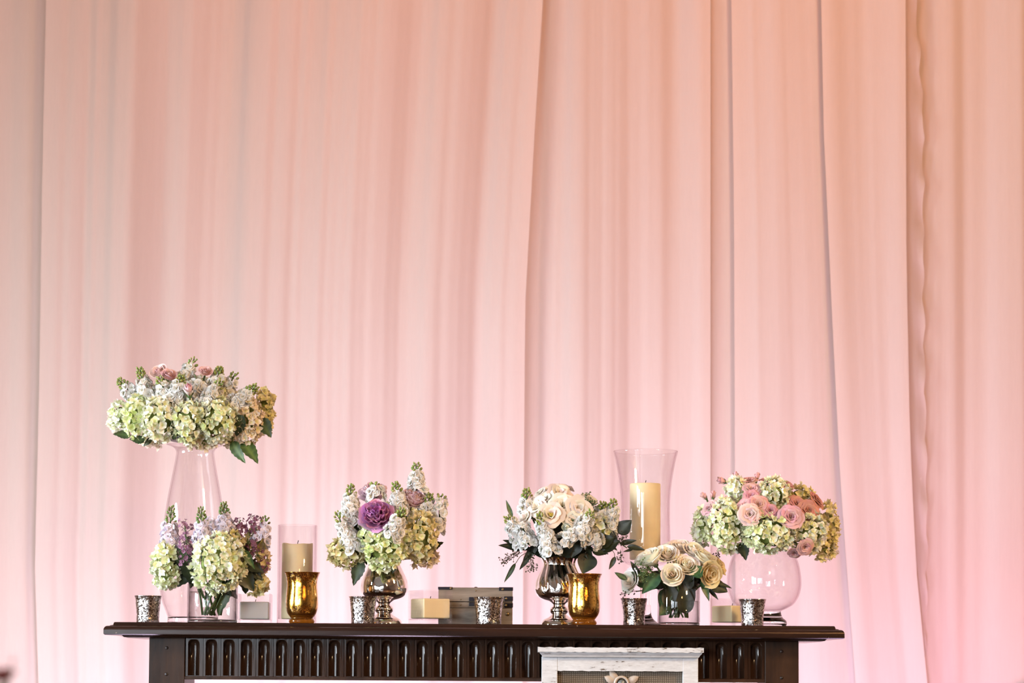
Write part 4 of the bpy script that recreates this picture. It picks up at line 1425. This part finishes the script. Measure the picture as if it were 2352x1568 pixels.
for (b, t, Yq, lab, nb, n, bl) in (
        ((806, 1172), (806, 1114), -.03, 'white stock spire at the top left of the peony bouquet', 9, 16, .6),
        ((812, 1208), (800, 1152), -.06, 'white stock blossoms left of the mauve peony', 0, 15, .9),
        ((812, 1255), (772, 1176), -.075, 'white stock leaning out at the left of the peony bouquet', 7, 22, .74),
        ((864, 1142), (860, 1110), -.04, 'small white stock over the pale left peony', 5, 9, .75),
        ((917, 1168), (908, 1108), -.06, 'white stock with plump buds in the top middle of the peony bouquet', 9, 15, .62),
        ((958, 1120), (956, 1064), -.02, 'tallest white stock spire rising from the peony bouquet', 8, 15, .68),
        ((903, 1228), (926, 1168), -.125, 'white stock standing in front of the yellow hydrangea right of the mauve peony', 9, 17, .66),
        ((1000, 1205), (1014, 1136), -.03, 'white stock leaning out at the right of the peony bouquet', 4, 18, .88),
        ((980, 1170), (988, 1134), -.03, 'stock with olive buds at the upper right of the peony bouquet', 11, 6, .4)):
    stock(b, t, Yq, Yq - .005, (.82, .80, .77), lab, B3, n=n, buds=nb, budcol=GRN, bloom=bl)
leaf(a3, (838, 1235), (842, 1298), -.06, -.05, .9, None, DK_SHADE)
leaf(a3, (830, 1285), (811, 1342), -.05, -.065, .82, None, (.75, .75, .7))
leaf(c3, (985, 1262), (1015, 1244), -.02, -.04, .9, None, DK_SHADE)
leaf(b3, (852, 1270), (862, 1312), -.04, -.035, 1.0, None, DK_SHADE)
leaf(b3, (905, 1292), (900, 1318), -.06, -.06, 1.0, None, DK_SHADE)
leaf(e3, (812, 1205), (838, 1250), -.05, -.05, .8, None, DK_SHADE)

# ------------------------------------------------------------------ bouquet 4: white lisianthus in the swirled urn
Y4 = .01
B4 = dict(c=P(1288, 1200, Y4), stem=P(1284, 1345, Y4), sr=.012, mouth=(P(1284, 1282, Y4), .026), group='flowers of the white lisianthus bouquet')
IV = (0.86, 0.82, 0.73); BL = (0.86, 0.75, 0.66)
for (x, y, R, Yq, f, col, lab) in (
        (1262, 1124, 20, .01, (-.35, -.4, .85), IV, 'white lisianthus at the very top left of the lisianthus bouquet'),
        (1285, 1129, 22, -.03, (.1, -.7, .7), BL, 'blush lisianthus at the very top of the lisianthus bouquet'),
        (1305, 1139, 17, .0, (.6, -.5, .6), BL, 'blush lisianthus with a drooping petal right of the bouquet top'),
        (1251, 1147, 20, -.04, (-.5, -.6, .6), IV, 'cream lisianthus below the top left bloom of the lisianthus bouquet'),
        (1232, 1164, 21, -.055, (-.5, -.7, .5), BL, 'blush lisianthus at the left shoulder of the lisianthus bouquet'),
        (1292, 1159, 25, -.08, (.0, -.85, .5), IV, 'ruffled white lisianthus in the upper middle of the lisianthus bouquet'),
        (1329, 1168, 25, -.085, (.25, -.9, .35), IV, 'wide open cream lisianthus right of the middle of the lisianthus bouquet'),
        (1316, 1193, 20, -.095, (.0, -.9, .2), IV, 'white lisianthus just under the wide open cream one'),
        (1207, 1186, 18, -.05, (-.7, -.6, .3), BL, 'blush lisianthus at the left side of the lisianthus bouquet'),
        (1354, 1146, 16, -.03, (.4, -.5, .7), IV, 'white lisianthus behind the seeded sprig at the upper right'),
        (1240, 1130, 12, .0, (-.6, -.4, .7), IV, 'small white lisianthus left of the bouquet top'),
        (1300, 1120, 16, .05, (.3, .2, .9), BL, 'blush lisianthus at the back of the bouquet top')):
    rose(x, y, R, Yq, col, lab, B4, f, 'lisi')
rose(1265, 1182, 26, -.10, BL, 'open blush lisianthus showing its yellow centre', B4, (-.05, -.9, .35), 'lisi', center=(.75, .62, .12))
rose(1303, 1209, 13, -.10, (.88, .90, .80), 'half closed white bud under the lisianthus blooms', B4, (-.2, -.7, -.2), 'bud')
hydrangea(1376, 1213, 28, 28, -.055, CREAM, 'cream hydrangea on the right of the lisianthus bouquet', B4)
for (b, t, Yq, lab, nb, n, bl) in (
        ((1213, 1168), (1209, 1124), -.03, 'white stock with bright buds at upper left of the lisianthus bouquet', 10, 8, .55),
        ((1196, 1238), (1164, 1186), -.06, 'white stock leaning out at the left of the lisianthus bouquet', 8, 18, .74),
        ((1214, 1246), (1196, 1200), -.075, 'white stock blossoms filling the lower left of the lisianthus bouquet', 0, 14, .9),
        ((1264, 1258), (1238, 1178), -.10, 'big white stock hanging over the left rim of the swirled urn', 12, 24, .7),
        ((1330, 1235), (1358, 1174), -.10, 'white stock crossing the right of centre in the lisianthus bouquet', 8, 18, .76),
        ((1296, 1240), (1322, 1222), -.105, 'white stock blossoms low at the front of the lisianthus bouquet', 0, 9, .95),
        ((1398, 1212), (1410, 1148), -.05, 'white stock with green buds at the far right of the lisianthus bouquet', 9, 16, .68),
        ((1378, 1190), (1386, 1154), -.05, 'short white stock with green buds at upper right of the lisianthus bouquet', 9, 8, .55),
        ((1360, 1250), (1376, 1226), -.085, 'white stock blossoms low at the right of the lisianthus bouquet', 0, 10, .95)):
    stock(b, t, Yq, Yq - .005, (.80, .80, .78), lab, B4, n=n, buds=nb, budcol=GRN, bloom=bl)
EU_SHADE = (.36, .28, .30)  # backlit shade put into the tint, hence nearly black
sprig('eucalyptus sprig with one upright leaf left of the lisianthus bouquet', B4, [(1230, 1230, -.01), (1190, 1200, -.02), (1176, 1185, -.03)],
      [((1177, 1187), (1160, 1149), -.03, -.035, .9, LEAF_S, (1.1, 1.2, 1.2))])
sprig('dark seeded eucalyptus spreading low to the left of the swirled urn', B4, [(1250, 1262, -.02), (1210, 1262, -.04), (1180, 1262, -.045)],
      [((1212, 1258), (1147, 1255), -.04, -.06, .75, LEAF_E, EU_SHADE), ((1190, 1250), (1155, 1242), -.03, -.04, .8, LEAF_E, EU_SHADE), ((1220, 1262), (1170, 1250), -.05, -.05, .7, LEAF_E, EU_SHADE)],
      [(1200, 1268, 1150, 1292, -.045, 34, .014), (1195, 1264, 1165, 1280, -.05, 20, .012)], seedcol=(.5, .4, .4))
sprig('seeded eucalyptus drooping beneath the left side of the lisianthus bouquet', B4, [(1250, 1264, -.03), (1222, 1268, -.05), (1214, 1280, -.05)],
      [((1218, 1272), (1196, 1309), -.05, -.06, .7, LEAF_E, EU_SHADE), ((1235, 1240), (1222, 1282), -.055, -.06, .8, LEAF_E, EU_SHADE), ((1228, 1250), (1204, 1288), -.05, -.06, .7, LEAF_E, EU_SHADE)],
      [(1216, 1270, 1222, 1312, -.055, 42, .014)], seedcol=(.7, .5, .5))
sprig('thin eucalyptus sprig with a narrow leaf hanging at lower left of the lisianthus bouquet', B4, [(1240, 1262, -.01), (1200, 1274, -.03), (1184, 1294, -.03)],
      [((1184, 1293), (1161, 1337), -.03, -.04, .75, LEAF_S, (.9, .9, .9))], rad=.0008)
sprig('dark eucalyptus sprig with a broad leaf hanging over the right of the swirled urn', B4, [(1320, 1258, -.02), (1345, 1268, -.05)],
      [((1356, 1272), (1338, 1316), -.06, -.075, 1.1, LEAF_R, EU_SHADE), ((1320, 1256), (1352, 1278), -.05, -.07, .8, LEAF_E, EU_SHADE), ((1290, 1252), (1335, 1262), -.06, -.08, .7, LEAF_R, (1.0, 1.3, 1.3)), ((1340, 1250), (1364, 1274), -.05, -.07, .9, LEAF_E, EU_SHADE)],
      [(1335, 1264, 1350, 1280, -.06, 16, .012)], seedcol=(.4, .3, .3))
sprig('dark seeded eucalyptus reaching right from the lisianthus bouquet', B4, [(1340, 1240, -.01), (1400, 1235, -.05), (1440, 1258, -.06)],
      [((1420, 1225), (1450, 1194), -.05, -.06, 1.0, LEAF_R, EU_SHADE), ((1440, 1255), (1482, 1258), -.06, -.07, .8, LEAF_E, EU_SHADE), ((1425, 1250), (1460, 1236), -.06, -.07, .9, LEAF_E, EU_SHADE), ((1455, 1260), (1432, 1268), -.06, -.065, .7, LEAF_E, EU_SHADE), ((1385, 1225), (1420, 1248), -.065, -.075, 1.0, LEAF_R, EU_SHADE), ((1390, 1245), (1420, 1260), -.065, -.07, .9, LEAF_E, EU_SHADE), ((1372, 1252), (1412, 1232), -.07, -.08, .9, LEAF_R, EU_SHADE), ((1380, 1262), (1424, 1240), -.07, -.08, .8, LEAF_R, EU_SHADE), ((1360, 1262), (1396, 1270), -.07, -.08, .8, LEAF_R, EU_SHADE)],
      [(1400, 1225, 1440, 1245, -.065, 44, .018), (1395, 1240, 1385, 1276, -.06, 26, .014), (1425, 1262, 1428, 1292, -.06, 22, .010)], seedcol=(.35, .28, .28))
sprig('small curled eucalyptus leaf hanging beneath the right side of the lisianthus bouquet', B4, [(1380, 1250, -.04), (1408, 1266, -.05), (1412, 1280, -.05)],
      [((1413, 1278), (1402, 1308), -.05, -.055, .9, LEAF_E, (.8, .5, .5))], rad=.0007)
sprig('green seeded sprig on top of the right side of the lisianthus bouquet', B4, [(1345, 1200, -.02), (1350, 1170, -.05)], [((1362, 1170), (1352, 1150), -.06, -.07, .8, LEAF_E, (.8, .9, .8))],
      [(1352, 1158, 1344, 1130, -.065, 34, .012), (1360, 1176, 1366, 1148, -.065, 34, .012)], seedcol=(.8, 1.0, .8))
sprig('dark eucalyptus foliage massed behind the stock blooms over the urn mouth', B4, [(1284, 1262, -.0), (1286, 1235, -.04)],
      [((1286, 1262), (1230, 1232), -.03, -.06, 1.1, LEAF_R, EU_SHADE), ((1286, 1262), (1300, 1196), -.03, -.06, 1.0, LEAF_R, EU_SHADE), ((1286, 1262), (1340, 1232), -.03, -.07, 1.1, LEAF_R, EU_SHADE), ((1284, 1256), (1262, 1204), -.04, -.06, 1.1, LEAF_R, EU_SHADE),
       ((1300, 1262), (1364, 1260), -.04, -.06, .9, LEAF_R, EU_SHADE), ((1270, 1264), (1214, 1262), -.04, -.06, .9, LEAF_R, EU_SHADE), ((1300, 1240), (1330, 1204), -.05, -.06, 1.0, LEAF_R, EU_SHADE), ((1262, 1246), (1300, 1276), -.07, -.08, 1.0, LEAF_R, EU_SHADE), ((1310, 1244), (1276, 1278), -.075, -.08, 1.0, LEAF_R, EU_SHADE), ((1326, 1240), (1312, 1280), -.075, -.08, 1.0, LEAF_R, EU_SHADE), ((1246, 1244), (1252, 1274), -.065, -.07, 1.0, LEAF_R, EU_SHADE)])

# ------------------------------------------------------------------ bouquet 5: white roses in the low cylinder
Y5 = -.055
B5 = dict(c=P(1556, 1300, Y5), stem=P(1559, 1418, Y5), sr=.022, mouth=(P(1559, 1334, Y5), .038), group='flowers of the white rose bouquet')
CR = (0.92, 0.89, 0.80); CY = (0.88, 0.78, 0.52)  # amber light from the right mixed into the second rose colour
for (x, y, R, Yq, f, col, lab) in (
        (1545, 1319, 21, -.125, (-.05, -.95, .2), (.90, .82, .68), 'round cream rose facing forward at the front of the rose vase'),
        (1494, 1280, 27, -.09, (-.55, -.3, .75), CR, 'large white rose tilted left in the rose vase bouquet'),
        (1533, 1272, 20, -.095, (-.1, -.75, .65), CR, 'cream rose above the round front rose'),
        (1562, 1258, 21, -.06, (.0, -.6, .8), (.90, .84, .76), 'topmost white rose in the rose vase bouquet'),
        (1449, 1332, 22, -.075, (-.75, -.6, .15), (.90, .89, .84), 'white rose drooping at the far left of the rose vase'),
        (1577, 1300, 22, -.11, (.15, -.75, .6), CR, 'white rose bud right of the round front rose'),
        (1560, 1287, 14, -.105, (0, -.8, .6), CY, 'small yellowish rose between the cream roses'),
        (1594, 1265, 21, -.07, (.3, -.5, .8), CR, 'pale rose at the upper right of the rose vase bouquet'),
        (1617, 1281, 24, -.08, (.45, -.4, .8), CR, 'cream rose with folded petals on the right of the rose vase bouquet'),
        (1630, 1318, 23, -.095, (.5, -.75, -.1), CY, 'ruffled amber-lit rose at the lower right of the rose vase bouquet'),
        (1647, 1299, 21, -.06, (.75, -.3, .5), CY, 'amber-lit rose turned to the far right of the rose vase bouquet'),
        (1474, 1284, 17, -.05, (-.6, -.2, .7), CR, 'pale rose half hidden at the back left of the rose vase bouquet'),
        (1540, 1256, 17, -.01, (0, .2, 1), CR, 'pale rose at the back of the rose vase bouquet top')):
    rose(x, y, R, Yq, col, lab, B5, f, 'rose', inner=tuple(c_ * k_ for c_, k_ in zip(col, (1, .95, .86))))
DG = (.55, .85, .85)
sprig('dark green sprig with a pointed leaf left of the drooping rose', B5, [(1500, 1350, -.05), (1450, 1335, -.08)], [((1440, 1330), (1411, 1317), -.08, -.085, 1.1, LEAF_E, DG), ((1468, 1318), (1446, 1290), -.08, -.085, .9, LEAF_E, EU_SHADE)])
sprig('long dark green leaf slanting down left of the rose vase rim', B5, [(1540, 1360, -.06), (1516, 1328, -.11)], [((1516, 1318), (1474, 1362), -.11, -.12, .62, LEAF_R, DG), ((1490, 1345), (1452, 1312), -.08, -.09, .9, LEAF_R, (.7, .8, .8)), ((1500, 1330), (1456, 1330), -.07, -.08, .9, LEAF_R, EU_SHADE), ((1530, 1330), (1478, 1336), -.06, -.08, .9, LEAF_R, EU_SHADE)])
sprig('round blue-green leaf on the right of the round front rose', B5, [(1580, 1350, -.07), (1592, 1322, -.11)], [((1590, 1322), (1614, 1300), -.115, -.115, 1.3, LEAF_R, (.8, 1.4, 1.5)), ((1570, 1345), (1592, 1318), -.08, -.1, 1.2, LEAF_R, EU_SHADE)])
sprig('dark green leaf pointing down at the right of the rose vase', B5, [(1590, 1360, -.06), (1612, 1338, -.085)], [((1610, 1332), (1634, 1377), -.09, -.1, .8, LEAF_E, DG)])
sprig('backlit nearly black forked leaf reaching right from the rose vase', B5, [(1590, 1350, -.05), (1630, 1340, -.075)], [((1636, 1336), (1682, 1346), -.075, -.08, .6, LEAF_E, EU_SHADE), ((1632, 1340), (1672, 1358), -.075, -.08, .9, LEAF_R, EU_SHADE), ((1626, 1352), (1652, 1374), -.07, -.08, .7, LEAF_E, EU_SHADE)])
sprig('green seeded sprig between the left roses of the rose vase', B5, [(1520, 1340, -.06), (1490, 1318, -.09)], [],
      [(1490, 1325, 1470, 1285, -.10, 60, .018), (1495, 1330, 1478, 1310, -.105, 50, .018)], name='seeded_sprig', seedcol=(.9, 1.1, .8))
sprig('dark seeded sprig poking out beneath the drooping left rose', B5, [(1510, 1350, -.05), (1460, 1358, -.07)], [], [(1462, 1356, 1424, 1366, -.07, 22, .010)], name='seeded_sprig', seedcol=(.35, .28, .28))
sprig('tiny dark seeded sprig above the amber-lit rose', B5, [(1600, 1330, -.02), (1632, 1285, -.04)], [], [(1634, 1284, 1652, 1270, -.045, 16, .008)], name='seeded_sprig', seedcol=(.35, .28, .28))
sprig('bunch of dark foliage filling the neck of the rose vase', B5, [(1559, 1380, -.055), (1559, 1345, -.055)],
      [((1545, 1400), (1532, 1330), -.075, -.085, .7, LEAF_R, EU_SHADE), ((1565, 1400), (1590, 1328), -.07, -.085, .7, LEAF_R, EU_SHADE), ((1575, 1410), (1570, 1340), -.08, -.09, .7, LEAF_R, EU_SHADE), ((1556, 1350), (1516, 1320), -.06, -.07, .9, LEAF_R, EU_SHADE), ((1560, 1350), (1604, 1330), -.06, -.07, .9, LEAF_R, EU_SHADE),
       ((1538, 1392), (1514, 1412), -.08, -.09, 1.0, LEAF_R, (.9, .8, .8)), ((1535, 1352), (1516, 1395), -.07, -.08, .8, LEAF_R, (.8, 1.0, .8)), ((1560, 1345), (1550, 1300), -.04, -.07, 1.2, LEAF_R, EU_SHADE), ((1580, 1345), (1610, 1312), -.04, -.06, 1.2, LEAF_R, EU_SHADE), ((1530, 1345), (1500, 1312), -.04, -.06, 1.2, LEAF_R, EU_SHADE)])

# ------------------------------------------------------------------ bouquet 6: on the fishbowl
Y6 = YBW
B6 = dict(c=P(1760, 1195, Y6), stem=P(1755, 1252, Y6), sr=.03, group='flowers of the pink rose and hydrangea bouquet')
dish(1755, 1246, 1251.5, 60, Y6, 'shallow dark dish on the fishbowl vase under the pink bouquet')
a6 = hydrangea(1614, 1210, 20, 42, .02, PALE, 'slim pale hydrangea at the far left of the fishbowl bouquet', B6)
b6 = hydrangea(1670, 1206, 45, 62, -.05, PALE, 'large cream-green hydrangea on the left of the fishbowl bouquet', B6)
c6 = hydrangea(1768, 1224, 57, 44, -.09, PALE, 'wide pale green hydrangea at the front centre of the fishbowl bouquet', B6)
d6 = hydrangea(1778, 1133, 37, 34, -.05, CREAM, 'cream hydrangea at the top of the fishbowl bouquet', B6)
e6 = hydrangea(1856, 1220, 41, 46, -.055, CREAM, 'cream hydrangea right of centre in the fishbowl bouquet', B6)
f6 = hydrangea(1900, 1213, 24, 58, .03, YELL, 'olive shaded hydrangea at the far right of the fishbowl bouquet', B6)
g6 = hydrangea(1694, 1124, 24, 27, -.02, CREAM, 'small cream hydrangea at the upper left of the fishbowl bouquet', B6)
h6b = hydrangea(1888, 1256, 32, 29, .02, YELL, 'dark shaded hydrangea low at the right of the fishbowl bouquet', B6)
i6 = hydrangea(1838, 1140, 30, 24, .02, YELL, 'shaded yellow hydrangea at the upper right of the fishbowl bouquet', B6)
hydrangea(1760, 1175, 70, 50, .06, PALE, 'green hydrangea buried at the heart of the fishbowl bouquet', B6, dens=.6)
PK, DP, SA = (.84, .52, .52), (.74, .38, .44), (.70, .34, .30)
for (x, y, R, Yq, f, col, kind, lab) in (
        (1722, 1180, 20, -.115, (-.1, -.95, .2), (.88, .64, .62), 'spray', 'open pale pink rose facing forward left of the centre of the fishbowl bouquet'),
        (1742, 1157, 19, -.095, (.1, -.85, .5), PK, 'spray', 'pink rose just above the open pale pink one'),
        (1715, 1158, 17, -.085, (-.4, -.7, .5), PK, 'spray', 'pink rose tucked behind the open pale pink one'),
        (1817, 1186, 22, -.115, (.1, -.93, .3), (.78, .48, .54), 'spray', 'mauve pink rose facing forward right of the centre of the fishbowl bouquet'),
        (1769, 1171, 14, -.10, (0, -.8, .4), DP, 'spray', 'small deep pink rose between the two forward facing roses'),
        (1727, 1122, 16, -.06, (.0, -.7, .7), PK, 'spray', 'ruffled pink rose left of the top cream hydrangea'),
        (1726, 1139, 15, -.075, (-.1, -.8, .4), DP, 'spray', 'deep pink rose under the ruffled pink rose'),
        (1716, 1103, 18, -.02, (-.1, -.3, .9), PK, 'spray', 'pink rose opening upward at the top of the fishbowl bouquet'),
        (1831, 1155, 17, -.06, (.2, -.8, .5), SA, 'spray', 'salmon rose above the mauve pink one'),
        (1858, 1172, 20, -.065, (.3, -.85, .3), SA, 'spray', 'dark salmon rose on the right of the fishbowl bouquet'),
        (1877, 1148, 18, -.02, (.7, -.4, .5), SA, 'spray', 'salmon rose seen from the side at the right edge of the fishbowl bouquet'),
        (1798, 1109, 22, -.0, (.3, -.3, .9), DP, 'spray', 'dusky pink rose over the top cream hydrangea'),
        (1763, 1101, 14, .0, (0, -.3, .9), PK, 'spray', 'little pink rose at the crest of the fishbowl bouquet'),
        (1627, 1166, 15, -.03, (-.7, -.5, .4), PK, 'spray', 'pink rose at the left edge of the fishbowl bouquet'),
        (1657, 1150, 16, -.045, (-.4, -.6, .6), (.86, .60, .58), 'spray', 'pale pink rose over the large left hydrangea'),
        (1850, 1256, 15, -.10, (.2, -.8, -.4), PK, 'spray', 'pink rose hanging beneath the right cream hydrangea'),
        (1826, 1270, 13, -.085, (0, -.6, -.7), PK, 'spray', 'pink rose low under the bottom edge of the fishbowl bouquet'),
        (1658, 1104, 11, -.01, (-.8, -.3, .25), PK, 'bud', 'pink rosebud pointing left at the top left of the fishbowl bouquet'),
        (1689, 1093, 9, -.01, (.1, -.2, 1), PK, 'bud', 'pink rosebud pointing up at the top left of the fishbowl bouquet'),
        (1739, 1094, 9, -.01, (.05, -.2, 1), PK, 'bud', 'pink rosebud standing at the middle of the crest'),
        (1617, 1139, 9, -.01, (-.6, -.4, .6), (.86, .60, .58), 'bud', 'pale rosebud at the left shoulder of the fishbowl bouquet'),
        (1638, 1136, 9, -.015, (.0, -.3, 1), PK, 'bud', 'pink rosebud with dark sepals at the left shoulder of the fishbowl bouquet')):
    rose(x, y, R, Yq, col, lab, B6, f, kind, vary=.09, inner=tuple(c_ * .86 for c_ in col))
leaf(c6, (1704, 1246), (1714, 1284), -.06, -.075, 1.0, None, DK_SHADE)
leaf(b6, (1700, 1250), (1694, 1272), -.05, -.05, 1.1, None, DK_SHADE)
leaf(c6, (1735, 1262), (1760, 1248), -.0, -.02, .9, None, DK_SHADE)
leaf(e6, (1880, 1240), (1868, 1266), -.0, -.0, 1.1, None, DK_SHADE)
leaf(b6, (1708, 1190), (1722, 1218), -.06, -.07, .9, None, DK_SHADE)

# ------------------------------------------------------------------ out-of-focus things near the camera
fb = thing('foreground_blossom', 'blurred dark red blossom with a pink bud at the bottom left corner', 'flower', P(8, 1640, -3.0))
fy = Vector((0, -.1, 1))
for li, (n, me) in enumerate(ROSE):
    for k in range(n):
        obj('petal', me, None, fb, P(8, 1568, -3.0) - fb.location, aim((-.1, -.2, 1), k * 2.4 + li), .014, (.30, .10, .09))
for li, (n, me) in enumerate(BUDS):
    for k in range(n):
        obj('petal', me, None, fb, P(28, 1522, -2.96) - fb.location, aim((.2, -.1, 1), k * 2.1 + li), .0042, (.85, .40, .50))
g0 = P(8, 1568, -3.0)
obj('stem', tube('stem', [P(8, 1570, -3.0) - fb.location, Vector((0, 0, -.05)), Vector((0, 0, -fb.location.z + .02))], .004, 8), 'stem', fb)
obj('stem', tube('stem', [P(28, 1523, -2.96) - fb.location, P(20, 1568, -2.98) - fb.location, Vector((0, 0, -.05))], .0010, 6), 'stem', fb)
obj('stand_base', lathe('stand_base', [(0, 0), (.12, 0), (.12, .012), (.02, .03), (.006, .06), (0, .06)], 32), 'dish', fb, (0, 0, -fb.location.z))
gp = P(2349, 1560, -3.0)
tag(obj('grey_post', lathe('grey_post', [(0, 0), (.09, 0), (.09, .012), (.018, .03), (.012, .1), (.012, gp.z - .03), (.016, gp.z - .02), (.013, gp.z - .006), (0, gp.z)], 24), 'grey', None, (gp.x + .005, -3.0, 0)), 'blurred grey rounded post top at the bottom right corner', 'post')
